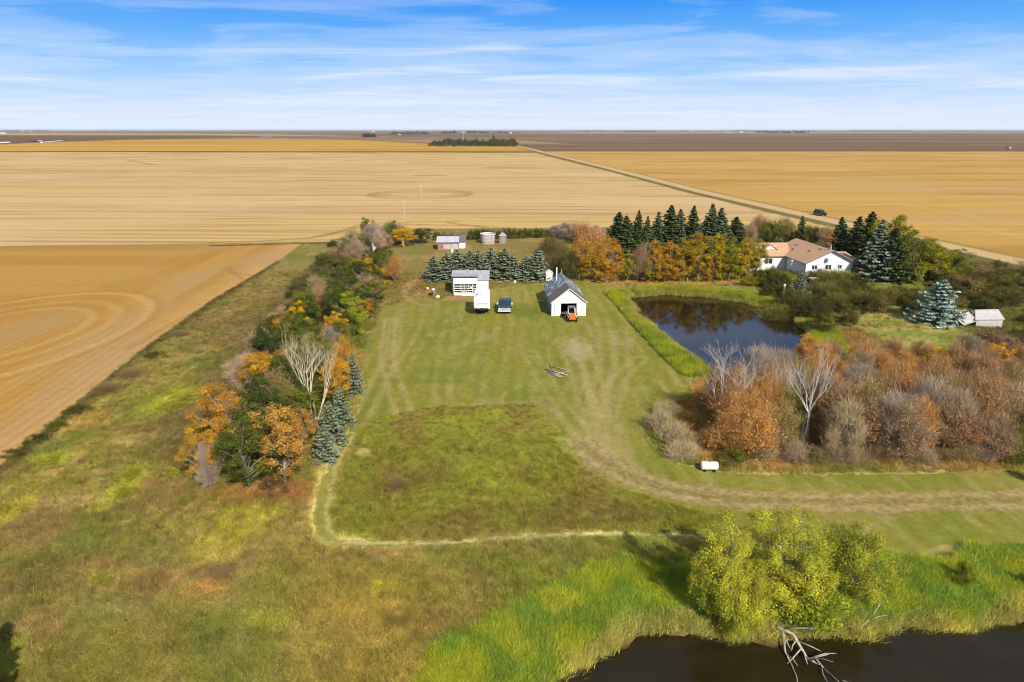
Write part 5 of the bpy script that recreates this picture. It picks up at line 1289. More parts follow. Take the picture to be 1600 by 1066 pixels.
MB().box(-1.6, -1.0, .6, 1.4, 0, 1.2).box(-.8, -.2, 1.5, 2.2, 0, 1.4).box(.0, .35, 1.2, 1.6, 1.0, 1.9).build('rubble', M['bluegrey'], ru)
MB().tube([(-2.6, .4, 0), (-2.2, .4, 1.6)], .07, 5).tube([(-2.9, 1.6, 0), (-2.6, 1.5, 1.5)], .06, 5).tube([(-2.2, .4, 1.5), (-.6, 1.2, 1.9)], .06, 5).build('broken_frame', M['dead_wood'], ru)

# ------------------------------------------------------------------ VEHICLES
def paint(name, col, rough=.3, spec=.5): return surf(name, col, tuple(c * .85 for c in col), 2, rough, spec)
M['navy'] = paint('navy', (.025, .06, .085)); M['chrome'] = surf('chrome', (.66, .67, .68), (.5, .5, .52), 6, .3, .6); M['tyre'] = surf('tyre', (.018, .018, .018), None, 6, .9)
M['windscreen'] = surf('windscreen', (.02, .035, .05), None, 2, .08, .7); M['orange_paint'] = paint('orange_paint', (.60, .14, .02)); M['black_paint'] = paint('black_paint', (.012, .012, .014)); M['cream'] = surf('cream', (.80, .79, .75), (.76, .75, .72), 2, .45, .4, grime=(.66, .64, .58))
def wheel(parent, x, y, r, w):
    t = MB().disc((x, y, r), r, 'x', w, 22).build('wheel', M['tyre'], parent, bevel=.02)
    MB().disc((x + (w * .5 + .004) * (1 if x > 0 else -1), y, r), r * .55, 'x', .02, 14).build('rim', M['chrome'], t)
def pickup(loc, yaw):
    t = thing('pickup_truck', 'dark blue pickup with chrome grille parked beside the camper', 'pickup truck', loc, yaw)
    # front faces -y
    MB().prism_x([(0, .45), (0, .95), (.15, 1.06), (1.35, 1.16), (5.3, 1.16), (5.3, .5), (4.6, .42), (1.0, .42)], -.97, .97).build('body', M['navy'], t, bevel=.05)
    MB().prism_x([(1.3, 1.12), (1.95, 1.78), (3.2, 1.80), (3.35, 1.12)], -.88, .88, .12, 1.12).build('cab', M['navy'], t, bevel=.05)
    MB().prism_x([(1.26, 1.17), (1.86, 1.72), (1.92, 1.72), (1.34, 1.15)], -.80, .80, .12, 1.12).build('windshield', M['windscreen'], t)
    for sg in (-1, 1):
        a, b = (.862, .885) if sg > 0 else (-.885, -.862)
        MB().prism_x([(1.65, 1.2), (2.05, 1.66), (3.05, 1.68), (3.15, 1.2)], min(a, b) - .015 * 0, max(a, b)).build('side_window', M['windscreen'], t)
        MB().box(sg * 1.0 - .02, sg * 1.0 + .02, 1.5, 1.58, 1.18, 1.24).box(min(sg * 1.02, sg * 1.24), max(sg * 1.02, sg * 1.24), 1.5, 1.6, 1.14, 1.44).build('mirror', M['chrome'], t, bevel=.02)
        MB().box(min(sg * .68, sg * .92), max(sg * .68, sg * .92), -.035, -.003, .70, .90).build('headlight', M['cream'], t, bevel=.01)
        wheel(t, sg * .88, .95, .39, .26); wheel(t, sg * .88, 4.35, .39, .26)
    MB().box(-.80, .80, 3.5, 5.2, 1.165, 1.17).build('bed_liner', M['dark'], t)
    rl = MB().box(-.97, -.82, 3.45, 5.28, 1.162, 1.26).box(.82, .97, 3.45, 5.28, 1.162, 1.26).box(-.82, .82, 5.16, 5.28, 1.162, 1.26); rl.build('bed_rail', M['navy'], t)
    g = MB().box(-.66, .66, -.05, -.003, .86, .93).box(-.66, .66, -.05, -.003, .62, .68).box(-.66, -.6, -.05, -.003, .68, .86).box(.6, .66, -.05, -.003, .68, .86)
    for i in range(3): g.box(-.36 + i * .32, -.30 + i * .32, -.045, -.003, .68, .86)
    g.build('grille', M['chrome'], t); MB().box(-.6, .6, -.02, -.002, .68, .86).build('grille_mesh', M['bluegrey'], t)
    MB().box(-1.0, 1.0, -.18, -.02, .40, .60).build('bumper', M['chrome'], t, bevel=.03)
    return t
x_, y_, _ = G(788, 491); pickup((x_, y_, 0), -.02)
def camper(loc, yaw):
    t = thing('camper_trailer', 'white fifth-wheel camper trailer parked in front of the white shed', 'camper', loc, yaw)
    hw = 1.2
    MB().prism_x([(0, 1.25), (-.05, 2.2), (.35, 2.85), (5.6, 2.95), (5.6, .55), (2.0, .55), (2.0, 1.25)], -hw, hw).build('body', M['cream'], t, bevel=.08)
    MB().box(-hw + .25, hw - .25, -.085, -.045, 1.92, 2.02).build('front_seam', M['bluegrey'], t)
    MB().prism_x([(2.05, .56), (5.5, .56), (5.5, .40), (2.05, .40)], -1.05, 1.05).build('frame', M['dark'], t)
    MB().tube([(0, .7, 1.25), (0, .7, .75)], .1, 8).box(-.35, .35, .45, .95, .7, .8).build('hitch', M['dark'], t)
    for sg in (-1, 1):
        MB().tube([(sg * .9, 1.75, 1.25), (sg * .9, 1.75, .02)], .06, 6).build('landing_leg', M['dark'], t)
        wheel(t, sg * 1.08, 3.6, .36, .22); wheel(t, sg * 1.08, 4.4, .36, .22)
        MB().box(min(sg * hw, sg * (hw + .02)), max(sg * hw, sg * (hw + .02)), 2.6, 3.7, 1.6, 2.2).build('window', M['windscreen'], t)
    MB().box(-.85, -.65, 1.6, 2.4, 2.9, 2.99).build('roof_hatch', M['bluegrey'], t, bevel=.02)
    MB().box(-.1, .6, 2.4, 3.2, 2.9, 3.06).build('air_conditioner', M['cream'], t, bevel=.05)
    MB().box(.0, .3, -.12, -.02, 1.3, 1.5).build('gas_cover', M['cream'], t, bevel=.03)
    return t
x_, y_, _ = G(753, 481.5, 1.3); camper((x_, y_, 0), .03)
def tractor(loc, yaw):
    t = thing('compact_tractor', 'small orange tractor with dark canopy at the barn door', 'tractor', loc, yaw)
    MB().prism_x([(0, .5), (0, .95), (.2, 1.08), (1.2, 1.15), (1.2, .5)], -.46, .46).build('hood', M['orange_paint'], t, bevel=.06)
    MB().box(-.5, .5, -.08, .02, .42, .62).build('bumper', M['orange_paint'], t, bevel=.03)
    MB().box(-.52, .52, 1.2, 2.3, .55, .75).build('platform', M['dark'], t); MB().box(-.25, .25, 1.75, 2.15, .75, 1.0).box(-.25, .25, 2.1, 2.2, 1.0, 1.4).build('seat', M['black_paint'], t, bevel=.03)
    for sg in (-1, 1):
        MB().box(min(sg * .36, sg * .46), max(sg * .36, sg * .46), .02, 1.15, 1.06, 1.14).build('hood_stripe', M['cream'], t)
        MB().tube([(sg * .5, 1.25, .7), (sg * .5, 1.25, 1.85)], .045, 6).tube([(sg * .5, 2.2, .7), (sg * .5, 2.2, 1.85)], .045, 6).build('post', M['cream'], t)
        wheel(t, sg * .62, .4, .33, .22); wheel(t, sg * .68, 1.85, .52, .32)
        MB().prism_x([(1.35, 1.0), (1.5, 1.12), (2.2, 1.12), (2.4, .95), (2.2, 1.06), (1.5, 1.06)], sg * .68 - .18, sg * .68 + .18).build('fender', M['orange_paint'], t)
        MB().tube([(sg * .58, 1.3, .9), (sg * .62, .2, .75)], .06, 6).build('loader_arm', M['cream'], t)
    MB().prism_x([(1.1, 1.84), (1.3, 2.0), (2.2, 2.02), (2.4, 1.86)], -.58, .58).build('canopy', surf('canopy', (.10, .115, .13), None, 3, .5), t, bevel=.05)
    MB().tube([(0, 1.3, 1.1), (0, 1.5, 1.25)], .02, 6).tube([(0, 1.5, 1.24), (0, 1.51, 1.27)], .17, 14).build('steering_wheel', M['black_paint'], t)
    return t
x_, y_, _ = G(894.5, 504); tractor((x_, y_, 0), .02)
x_, y_, _ = G(882, 494)
rk = thing('implement', 'pale small trailer implement beside the orange tractor', 'farm implement', (x_, y_, 0), .1)
MB().box(-.45, .45, -.2, .3, .35, .5).build('tray', M['cream'], rk, bevel=.03); MB().disc((-.5, .0, .2), .2, 'x', .12, 14).disc((.5, .0, .2), .2, 'x', .12, 14).build('wheels', M['tyre'], rk)
MB().tube([(0, -.2, .4), (.2, -.9, .35)], .04, 6).build('drawbar', M['dead_wood'], rk)
# ---- dark car on the gravel road
x_, y_, _ = G(1276, 337.5)
x0r, y0r, _ = G(1200, 322.8); x1r, y1r, _ = G(1400, 366.8)
yw = math.atan2(y1r - y0r, x1r - x0r) + math.pi / 2
cr_ = thing('dark_car', 'dark suv driving on the gravel road behind the house', 'car', (x_ + 1.4, y_ + 1.0, 0.05), yw + .0)
# nose towards +y local after the turn
MB().prism_x([(-2.5, .4), (-2.5, 1.0), (-1.4, 1.12), (2.4, 1.15), (2.5, .9), (2.5, .4)], -1.0, 1.0).build('body', M['black_paint'], cr_, bevel=.08)
MB().prism_x([(-1.5, 1.08), (-.8, 1.85), (1.9, 1.88), (2.4, 1.1)], -.9, .9, .12, 1.1).build('cabin', M['black_paint'], cr_, bevel=.08)
for sg in (-1, 1):
    MB().box(min(sg * .86, sg * .885), max(sg * .86, sg * .885), -.6, 1.8, 1.25, 1.65).build('side_window', M['windscreen'], cr_)
    for yy in (-1.6, 1.6): wheel(cr_, sg * .92, yy, .4, .26)
MB().prism_x([(-1.52, 1.14), (-.92, 1.74), (-.86, 1.74), (-1.42, 1.12)], -.8, .8).build('windshield', M['windscreen'], cr_)
# ---- white fuel tank by the thicket
x_, y_, _ = G(1110.5, 739)
tk_ = thing('fuel_tank', 'white horizontal cylindrical tank on the grass beside the thicket', 'tank', (x_, y_ + .5, .05), -.06)
tw = 24.5 / px_per_m(y_, .4) / 2; tr0 = height_at(y_ + .5, 722.5) / 2 + .0
tb = MB().disc((0, 0, tr0), tr0, 'x', tw * 2, 32); tb.build('shell', M['cream'], tk_, bevel=.03)
MB().disc((-tw - .02, 0, tr0), tr0 * .8, 'x', .06, 28).disc((tw + .02, 0, tr0), tr0 * .8, 'x', .06, 28).build('end_cap', M['concrete'], tk_)
MB().box(-tw * .7, -tw * .5, -.35, .35, -.06, .12).box(tw * .5, tw * .7, -.35, .35, -.06, .12).build('skid', M['dark'], tk_)
MB().tube([(0, 0, tr0 * 2 - .02), (0, 0, tr0 * 2 + .08)], .09, 10).build('filler_cap', M['bluegrey'], tk_)
# ---- blue truck far right, grain bags, combine in the dust, tiny pale farm buildings
x_, y_, _ = G(1575, 233.5)
bt = thing('grain_truck', 'tiny blue and white grain truck at the far edge of the right field', 'truck', (x_, y_, 0), .3)
MB().box(-3.8, 2.2, -1.25, 1.25, 1.0, 3.3).build('box', paint('blue_box', (.05, .16, .30)), bt, bevel=.08); MB().box(2.3, 4.2, -1.2, 1.2, .8, 3.4).build('cab', M['cream'], bt, bevel=.15)
wh = MB()
for xx in (-2.6, -1.4, 3.2):
    for sg in (-1, 1): wh.disc((xx, sg * 1.1, .55), .55, 'y', .3, 14)
wh.build('wheels', M['tyre'], bt)
for i, (a_, b_, wd, lb) in enumerate((((64, 223.8), (99, 220.6), 3.2, 'long white grain bag lying in the brown field, right one'), ((-60, 225.4), (18, 223.6), 4, 'long white grain bag at the left edge of the far field'), ((-60, 209.8), (12, 209.3), 12, 'white grain bag strip near the horizon at the left edge'), ((57, 220.4), (66, 221.4), 3, 'short white grain bag beside the dark machine'))):
    A, B = Vector(G(*a_)), Vector(G(*b_))
    mb = MB(); n = 14
    mb.tube([A.lerp(B, k / n) + Vector((0, 0, wd * .22)) for k in range(n + 1)], [wd * .35] + [wd * .5] * (n - 1) + [wd * .35], 10)
    o_ = mb.build('grain_bag', M['cream'], None, smooth=True); tag(o_, lb, 'grain bag')
def combine(px, py, label, sc=1.0):
    x_, y_, _ = G(px, py); c_ = thing('combine_harvester', label, 'combine', (x_, y_, 0), .2, scale=(sc, sc, sc))
    MB().box(-2.6, 3, -1.5, 1.5, 1.2, 3.4).box(-1, 2.6, -1.3, 1.3, 3.4, 4.0).build('body', paint('machine', (.05, .07, .06)), c_, bevel=.1)
    MB().box(-3.6, -2.6, -.9, .9, 1.8, 3.9).build('cab', M['windscreen'], c_, bevel=.1)
    MB().box(-5.6, -4.6, -4.5, 4.5, .2, 1.1).prism_y([(-4.7, .4), (-4.7, 1.0), (-2.4, 2.0), (-2.4, 1.3)], -.6, .6).build('header', M['dark'], c_)
    w2 = MB()
    for sg in (-1, 1): w2.disc((-1.8, sg * 1.7, .95), .95, 'y', .6, 16).disc((2.2, sg * 1.5, .55), .55, 'y', .4, 14)
    w2.build('wheels', M['tyre'], c_)
combine(429, 215.6, 'tiny dark combine working beside the dust cloud', 1.3)
combine(56, 221.8, 'dark farm machine at the left end of the grain bag', 1.2)
# dust cloud as real air
x_, y_, _ = G(417, 217)
dm = bpy.data.materials.new('dust'); dm.use_nodes = True; dt = dm.node_tree; dt.nodes.clear(); Nd = NT(dt)
od = Nd.n('ShaderNodeOutputMaterial'); tcd = Nd.n('ShaderNodeTexCoord')
nz = Nd.noise(tcd.outputs['Object'], .05, 3, .6)
gr = Nd.n('ShaderNodeVectorMath', operation='LENGTH'); dt.links.new(Nd.mapping(tcd.outputs['Object'], scale=(1 / 30., 1 / 30., 1 / 16.), loc=(0, 0, -.25)), gr.inputs[0])
dens = Nd.m('MULTIPLY', Nd.m('MULTIPLY', Nd.m('SUBTRACT', 1.0, gr.outputs['Value'], clamp=True), nz), .075)
pv = Nd.n('ShaderNodeVolumePrincipled', ins={'Color': (.62, .56, .50, 1), 'Density': dens}); dt.links.new(pv.outputs[0], od.inputs[1])
mb = MB(); mb.box(-30, 30, -30, 30, .3, 20); o_ = mb.build('dust_cloud', dm); o_.location = (x_, y_, 0); tag(o_, 'grey dust cloud rising beside the combine in the gold field', 'dust', kind='stuff')
pale = [surf('pale_wall', (.72, .66, .52), None, .2, .8), M['cream'], M['tin_roof']]
for i, (px, py, w2, h2, lb, mi) in enumerate(((767, 207.8, 60, 14, 'long pale tan farm building beyond the far shelterbelt', 0), (798, 208.6, 24, 10, 'pale building right behind the far shelterbelt end', 0), (725, 208.0, 24, 8, 'tiny tan building left of the long pale one', 0), (627, 210.6, 12, 6, 'tiny white farmhouse in the low dark tree row', 1), (39, 205.3, 40, 16, 'white building in the left horizon farmstead', 1), (52, 205.6, 40, 14, 'second white building in the left horizon farmstead', 1), (233, 204.7, 40, 16, 'white speck of a building on the horizon above the gold band', 1), (1156, 207.0, 26, 12, 'tiny white farmhouse on the right horizon', 1), (1079, 205.4, 40, 12, 'white speck of a building in the middle right horizon', 1), (924, 205.3, 30, 14, 'white speck of a building in the thin tree line', 1), (1135, 207.2, 30, 8, 'tiny pale building left of the white farmhouse on the horizon', 0), (584, 206.0, 40, 12, 'pale farm speck on the horizon above the lone clump', 1))):
    x_, y_, _ = G(px, py); b_ = thing('distant_building', lb, 'building', (x_, y_ - 60, 0))
    MB().box(-w2 / 2, w2 / 2, 0, w2 * .5, -.2, h2 * .7).build('wall', pale[mi], b_)
    roof_pair(b_, 'roof', M['tin_roof'] if mi else pale[0], w2 / 2, -.5, w2 * .5 + .5, h2 * .7, h2, .5)
# ------------------------------------------------------------------ poles, wood and scrap
def pole(px, py, ty, label, r=.14, arm=False, mat='dead_wood'):
    x_, y_, _ = G(px, py); h = height_at(y_, ty)
    p_ = thing('utility_pole', label, 'pole', (x_, y_, 0))
    MB().tube([(0, 0, -.3), (0, 0, h)], [r, r * .75], 8).build('pole', M[mat], p_)
    if arm: MB().box(-.1, .55, -.12, .12, h - 1.35, h - .75).build('transformer', M['concrete'], p_, bevel=.04)
    else: MB().box(-.9, .9, -.06, .06, h - .7, h - .55).build('crossarm', M[mat], p_)
pole(584.5, 414, 380, 'grey utility pole with transformer rising from the tree belt', .17, True)
pole(632, 345, 311, 'thin pale utility pole in the tan field past the belt', .08)
pole(658, 305, 289, 'faint utility pole standing in the oval crop ring', .13)
pole(724.5, 226, 210, 'pale mast in front of the far shelterbelt', .5)
lm = M['dead_wood']
lp = [((852, 578), (887, 588), .08), ((856, 582), (880, 590), .06), ((862, 574), (888, 580), .05), ((868, 586), (888, 582), .06), ((858, 570), (872, 590), .04), ((876, 590), (860, 586), .05)]
lbs = ('longest pale log of the scattered heap on the lawn', 'log lying just below the longest one in the heap', 'upper thin log of the heap on the lawn', 'short log at the right end of the heap', 'thin pole crossing the log heap', 'short lower log of the heap on the lawn')
for (a_, b_, r_), lb in zip(lp, lbs):
    A, B = Vector(G(*a_)), Vector(G(*b_)); o_ = MB().tube([A + Vector((0, 0, r_ + .02)), A.lerp(B, .5) + Vector((0, .08, r_ + .06)), B + Vector((0, 0, r_ + .02))], [r_, r_ * .9, r_ * .7], 7).build('log', M['old_log'], None, smooth=True); tag(o_, lb, 'log', 'logs scattered on the lawn')
def fallen(name, label, pts, z, r0, seed, nb=7):
    rnd = random.Random(seed); P = [Vector(G(px, py)) + Vector((0, 0, z + dz_)) for px, py, dz_ in pts]
    mb = MB(); mb.tube(P, [r0 * (1 - .75 * i / (len(P) - 1)) for i in range(len(P))], 7)
    for k in range(nb):
        i = rnd.randrange(1, len(P)); a = P[i - 1].lerp(P[i], rnd.random()); d = (P[i] - P[i - 1]).normalized()
        d = (d + Vector((rnd.uniform(-.9, .9), rnd.uniform(-.6, .6), rnd.uniform(.0, .5)))).normalized(); L = rnd.uniform(.5, 1.3)
        b = a + d * L; c_ = b + (d + Vector((rnd.uniform(-.4, .4), rnd.uniform(-.4, .4), -.25))).normalized() * L * .6
        mb.tube([a, b, c_], [r0 * .45, r0 * .3, r0 * .1], 5)
    o_ = mb.build(name, M['dead_wood'], None, smooth=True); tag(o_, label, 'fallen branch')
fallen('fallen_branch', 'longest bleached branch lying from the bank into the brown water', [(1214, 984, .9), (1240, 992, .7), (1262, 1018, .3), (1290, 1030, .1), (1312, 1052, -.1)], -.7, .11, 3, 9)
fallen('fallen_branch', 'bleached branch left of the longest one in the brown water', [(1222, 985, .8), (1228, 1010, .35), (1240, 1030, .2), (1258, 1052, -.05)], -.7, .07, 4, 6)
fallen('fallen_branch', 'thin forked branch end standing out of the brown water', [(1262, 1020, .3), (1275, 1022, .45), (1296, 1040, .2)], -.7, .06, 6, 6)
fallen('fallen_branch', 'small pale branch on the bank right of the willows', [(1352, 975, .5), (1362, 966, .6)], -.5, .06, 5, 2)
fallen('fallen_branch', 'dead branches on the grass left of the barn', [(842, 470, .1), (850, 474, .4), (856, 480, .2)], 0, .07, 7, 6)
# junk heap left of the white shed
jx = [((673, 462), 'dark', .5, .35, 'dark scrap box in the junk heap left of the white shed'), ((684, 466), 'white_paint', .32, .4, 'white box at the right end of the junk heap'), ((668, 452), 'white_paint', .18, .3, 'small white can at the left of the junk heap'), ((677, 454), 'white_paint', .26, .3, 'white pail behind the dark scrap box'), ((679, 458), 'bluegrey', .3, .3, 'grey crate in the middle of the junk heap'), ((654, 460), 'white_paint', .12, .2, 'tiny white can alone left of the junk heap')]
for (p_, mt, s2, h2, lb) in jx:
    x_, y_, _ = G(*p_); o_ = MB().box(-s2, s2, -s2 * .6, s2 * .6, 0, h2).box(-s2 * .5, s2 * .4, -s2 * .4, s2 * .3, h2, h2 * 1.3).build('scrap_box', M[mt], None, bevel=.03); o_.location = (x_, y_, 0); o_.rotation_euler = (0, 0, s2 * 3); tag(o_, lb, 'scrap', 'junk heap left of the white shed')
x_, y_, _ = G(804.5, 443); o_ = MB().tube([(0, 0, 0), (0, 0, .5)], .2, 12).tube([(0, 0, .5), (0, 0, .55)], [.22, .1], 12).build('white_pail', M['white_paint']); o_.location = (x_, y_, 0); tag(o_, 'white pail on the grass in front of the spruce hedge', 'pail')
A, B = Vector(G(831, 440)), Vector(G(847, 440)); o_ = MB().tube([A + Vector((0, 0, .15)), B + Vector((0, 0, .15))], .12, 8).build('pale_beam', M['dead_wood']); tag(o_, 'pale beam lying between spruce hedge and outhouse', 'beam')
A, B = Vector(G(764, 438)), Vector(G(773, 441)); o_ = MB().tube([A + Vector((0, 0, .25)), B + Vector((0, 0, .1))], [.3, .2], 8).build('rusty_barrel', M['rust_sheet']); tag(o_, 'rust orange barrel lying right of the white shed roof', 'barrel')
x_, y_, _ = G(1047, 712); o_ = MB().tube([(0, 0, 0), (0, 0, .35)], .16, 12).tube([(0, 0, .35), (0, 0, .42)], [.17, .08], 12).build('white_pail', M['white_paint']); o_.location = (x_, y_, 0); tag(o_, 'small white pail below the pale shrubs beside the track', 'pail')

# ------------------------------------------------------------------ grass and reeds as countless tufts (stuff)
def tuft(name, seed, n, spread, wid, lean, mat):
    rng = np.random.default_rng(seed)
    a = np.stack([rng.normal(size=n) * spread, rng.normal(size=n) * spread, np.zeros(n)], 1)
    d = np.stack([rng.normal(size=n) * lean, rng.normal(size=n) * lean, np.ones(n)], 1); d /= np.linalg.norm(d, axis=1)[:, None]
    L = rng.uniform(.5, 1, n)[:, None]
    m_ = a + d * L * .6; e = m_ + (d + np.stack([rng.normal(size=n) * lean * 1.5, rng.normal(size=n) * lean * 1.5, np.full(n, -.1)], 1)) * L * .4
    s = np.cross(d, rng.normal(size=(n, 3))); s /= np.linalg.norm(s, axis=1)[:, None]; s *= wid
    v = np.stack([a - s, a + s, m_ + s * .8, m_ - s * .8, e], 1).reshape(-1, 3)
    o = np.arange(n)[:, None] * 5
    f = np.concatenate([np.concatenate([o, o + 1, o + 2], 1), np.concatenate([o, o + 2, o + 3], 1), np.concatenate([o + 3, o + 2, o + 4], 1)])
    me = np_mesh(name, v, f, {'tone': ('FACE', 'FLOAT', np.tile(rng.random(n), 3))}); me.materials.append(mat)
    return bpy.data.objects.new(name, me)
def tuft_mat():
    m, N, b, o = new_mat('grass_blades'); t = m.node_tree
    at = N.n('ShaderNodeAttribute', attribute_type='INSTANCER', attribute_name='tcol'); sh = N.n('ShaderNodeAttribute', attribute_type='GEOMETRY', attribute_name='tone')
    hs = N.n('ShaderNodeHueSaturation', ins={'Value': N.m('ADD', .70, N.m('MULTIPLY', sh.outputs['Fac'], .7)), 'Color': at.outputs['Color']})
    d = N.n('ShaderNodeBsdfDiffuse', ins={'Color': hs.outputs[0]}); tr = N.n('ShaderNodeBsdfTranslucent', ins={'Color': hs.outputs[0]}); ms = N.n('ShaderNodeMixShader', ins={0: .35})
    t.links.new(d.outputs[0], ms.inputs[1]); t.links.new(tr.outputs[0], ms.inputs[2]); t.nodes.remove(b); t.links.new(ms.outputs[0], o.inputs[0])
    return m
TM = tuft_mat()
def scatter(name, label, x, y, z, scale, colr, sources, seed):
    """points with colour and size, one tuft instanced on each: the plants nobody could count"""
    n = len(x); me = bpy.data.meshes.new(name); me.vertices.add(n); me.vertices.foreach_set('co', np.stack([x, y, z], 1).astype(np.float32).ravel())
    for nm, ty, ar in (('tcol', 'FLOAT_COLOR', np.concatenate([colr, np.ones((n, 1))], 1)), ('tscale', 'FLOAT_VECTOR', scale), ('trot', 'FLOAT', np.random.default_rng(seed).random(n) * 6.28)):
        at = me.attributes.new(nm, ty, 'POINT'); at.data.foreach_set({'FLOAT_COLOR': 'color', 'FLOAT_VECTOR': 'vector', 'FLOAT': 'value'}[ty], np.asarray(ar, np.float32).ravel())
    ob = bpy.data.objects.new(name, me); COL.objects.link(ob)
    ng = bpy.data.node_groups.new(name, 'GeometryNodeTree'); ng.interface.new_socket('Geometry', in_out='INPUT', socket_type='NodeSocketGeometry'); ng.interface.new_socket('Geometry', in_out='OUTPUT', socket_type='NodeSocketGeometry')
    gi = ng.nodes.new('NodeGroupInput'); go = ng.nodes.new('NodeGroupOutput'); ip = ng.nodes.new('GeometryNodeInstanceOnPoints')
    g2i = ng.nodes.new('GeometryNodeGeometryToInstance')
    for s in sources[::-1]:
        oi = ng.nodes.new('GeometryNodeObjectInfo'); oi.inputs['Object'].default_value = s; ng.links.new(oi.outputs['Geometry'], g2i.inputs[0])
    ip.inputs['Pick Instance'].default_value = True
    sc_ = ng.nodes.new('GeometryNodeInputNamedAttribute'); sc_.data_type = 'FLOAT_VECTOR'; sc_.inputs[0].default_value = 'tscale'
    ro = ng.nodes.new('GeometryNodeInputNamedAttribute'); ro.data_type = 'FLOAT'; ro.inputs[0].default_value = 'trot'
    cx = ng.nodes.new('ShaderNodeCombineXYZ'); ng.links.new(ro.outputs[0], cx.inputs[2])
    ng.links.new(gi.outputs[0], ip.inputs['Points']); ng.links.new(g2i.outputs[0], ip.inputs['Instance']); ng.links.new(sc_.outputs[0], ip.inputs['Scale']); ng.links.new(cx.outputs[0], ip.inputs['Rotation']); ng.links.new(ip.outputs[0], go.inputs[0])
    md = ob.modifiers.new('tufts', 'NODES'); md.node_group = ng
    tag(ob, label, 'grass', kind='stuff'); return ob
TU = [tuft('tuft', 900 + i, 22, .13, .010, .35, TM) for i in range(4)]
RE = [tuft('reed_tuft', 950 + i, 26, .20, .014, .40, TM) for i in range(3)]
rg_ = np.random.default_rng(99)
# meadow grass: denser close to the camera
n = 340000
yy = 24 + (150 - 24) * rg_.random(n) ** 1.9; xx = (rg_.random(n) * 2 - 1) * (yy * .80 + 18)
pond = np.minimum(sdf_poly(xx, yy, POND_A), sdf_poly(xx, yy, POND_B))
field = sdf_poly(xx, yy, FIELD_L); lawn_ = sdf_poly(xx, yy, LAWN); ro_ = sdf_poly(xx, yy, ROUGH); trk = sdf_line(xx, yy, TRACK)
keep_ = (pond > .3) & (field > .3) & (trk > 2.2) & ((lawn_ > .2) | (ro_ < 0)) & (rg_.random(n) < np.where(ro_ < 0, .9, .8)) & (yy < 135) & (sdf_poly(xx, yy, CLEAR) > 0) & (sdf_poly(xx, yy, GP([(1345, 438), (1440, 438), (1450, 466), (1350, 462)])) > 0)
xx, yy, ro_ = xx[keep_], yy[keep_], ro_[keep_]
tc2, _ = ground_colour(xx, yy); zz = ground_height(xx, yy)
hh = rg_.uniform(.22, .55, len(xx)) * (.7 + .7 * fbm(xx * .3, yy * .3, 555, 3)); hh = np.where(ro_ < 0, hh * .75, hh)
tc2 = tc2 * rg_.uniform(.6, 2.1, len(xx))[:, None] * (1 + rg_.normal(size=(len(xx), 3)) * .05)
tc2 = np.clip(tc2, .004, .8)
scatter('meadow_grass', 'long olive and straw meadow grass around the mown yard', xx, yy, zz, np.stack([hh * 1.6 + .25, hh * 1.6 + .25, hh], 1), tc2, TU, 1)
# taller weeds standing out of the meadow: brown, straw and dark green heads
n = 26000
yy = 25 + 85 * rg_.random(n) ** 1.5; xx = (rg_.random(n) * 2 - 1) * (yy * .80 + 18)
k_ = (np.minimum(sdf_poly(xx, yy, POND_A), sdf_poly(xx, yy, POND_B)) > 1) & (sdf_poly(xx, yy, FIELD_L) > .5) & (sdf_line(xx, yy, TRACK) > 2.5) & ((sdf_poly(xx, yy, LAWN) > .3) | ((sdf_poly(xx, yy, ROUGH) < -.5) & (rg_.random(n) < .5))) & (fbm(xx * .25, yy * .25, 717, 3) > .47)
xx, yy = xx[k_], yy[k_]; zz = ground_height(xx, yy)
pal = np.array([S(*c_) for c_ in ((150, 126, 84), (176, 154, 104), (104, 112, 52), (88, 96, 48), (128, 100, 66), (168, 160, 70))]); tc2, _ = ground_colour(xx, yy)
tc2 = .4 * tc2 + .6 * pal[rg_.integers(0, 6, len(xx))] * 1.5; hh = rg_.uniform(.5, .95, len(xx))
scatter('tall_weeds', 'scattered taller weeds and seed heads in the meadow', xx, yy, zz, np.stack([hh * 1.1, hh * 1.1, hh], 1), np.clip(tc2, .004, .8), TU, 3)
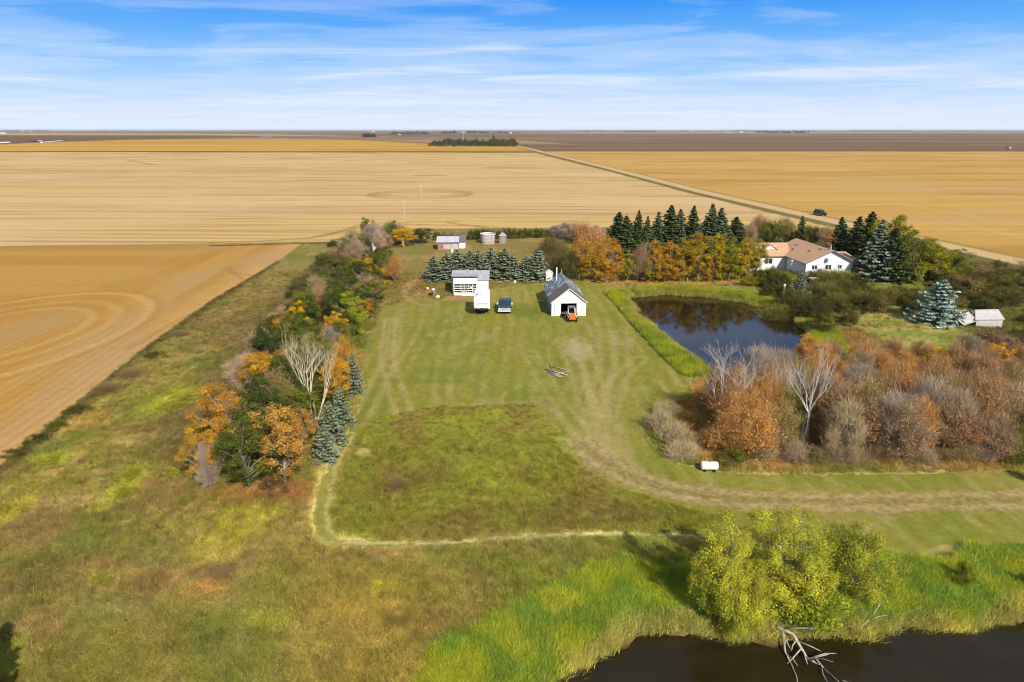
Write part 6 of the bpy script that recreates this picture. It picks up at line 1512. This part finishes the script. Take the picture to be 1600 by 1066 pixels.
# reeds round both ponds
def reeds(name, label, P, n, d0, d1, hlo, hhi, cols, seed, box, off=0):
    r = np.random.default_rng(seed); x = r.uniform(box[0], box[1], n); y = r.uniform(box[2], box[3], n)
    d = sdf_poly(x, y, P) + (fbm(x * .3, y * .3, seed, 3) - .5) * 3
    k = (d > d0) & (d < d1) & (sdf_line(x, y, TRACK) > 3)
    if name == 'pond_reeds': k &= (sdf_line(x, y, GP([(962, 458), (985, 480), (1030, 530), (1085, 582)])) < 1.9) | ((x > G(1000, 466)[0]) & (y > G(1000, 470)[1]) & (d < 5)) | ((x > G(1150, 500)[0]) & (d < 4))
    x, y, d = x[k], y[k], d[k]; z = ground_height(x, y)
    t = fbm(x * .35, y * .35, seed + 5, 3); c0 = np.array([S(*c_) for c_ in cols]); q = np.clip((t - .3) / .4, 0, .999) * (len(cols) - 1); i = q.astype(int); f = (q - i)[:, None]
    c_ = c0[i] * (1 - f) + c0[i + 1] * f; edge = sstep(1.1, .1, d)[:, None] * .6; c_ = c_ * (1 - edge) + np.array(S(164, 148, 92))[None] * edge
    c_ = np.clip(c_ * r.uniform(*((1.3, 3.2) if name == 'front_reeds' else (1.1, 2.2)), len(x))[:, None], .004, .8); h = r.uniform(hlo, hhi, len(x)) * (.75 + .5 * t)
    scatter(name, label, x, y, z, np.stack([h * .55 + .4, h * .55 + .4, h], 1), c_, RE, seed)
reeds('front_reeds', 'tall bright green reeds around the front pond', POND_B, 150000, -.45, 5.6, .4, .9, [(146, 150, 44), (134, 144, 46), (108, 130, 54), (126, 140, 48), (148, 150, 52)], 12, (-6, 60, 24, 52))
reeds('pond_reeds', 'bright yellow-green reed strip around the far pond', POND_A, 90000, -.3, 4.2, .6, 1.1, [(156, 158, 46), (140, 150, 48), (124, 136, 50), (162, 156, 58)], 13, (5, 75, 70, 130))

# ------------------------------------------------------------------ the air
hm = bpy.data.materials.new('haze'); hm.use_nodes = True; ht = hm.node_tree; ht.nodes.clear(); Nh = NT(ht)
oh_ = Nh.n('ShaderNodeOutputMaterial'); hv = Nh.n('ShaderNodeVolumePrincipled', ins={'Color': (.80, .86, .95, 1), 'Density': 3.5e-5, 'Anisotropy': .0}); ht.links.new(hv.outputs[0], oh_.inputs[1])
o_ = MB().box(-80000, 80000, -300, 37000, -4, 34).build('haze', hm); tag(o_, 'thin pale air over the plain, thickening toward the horizon', None, kind='stuff')
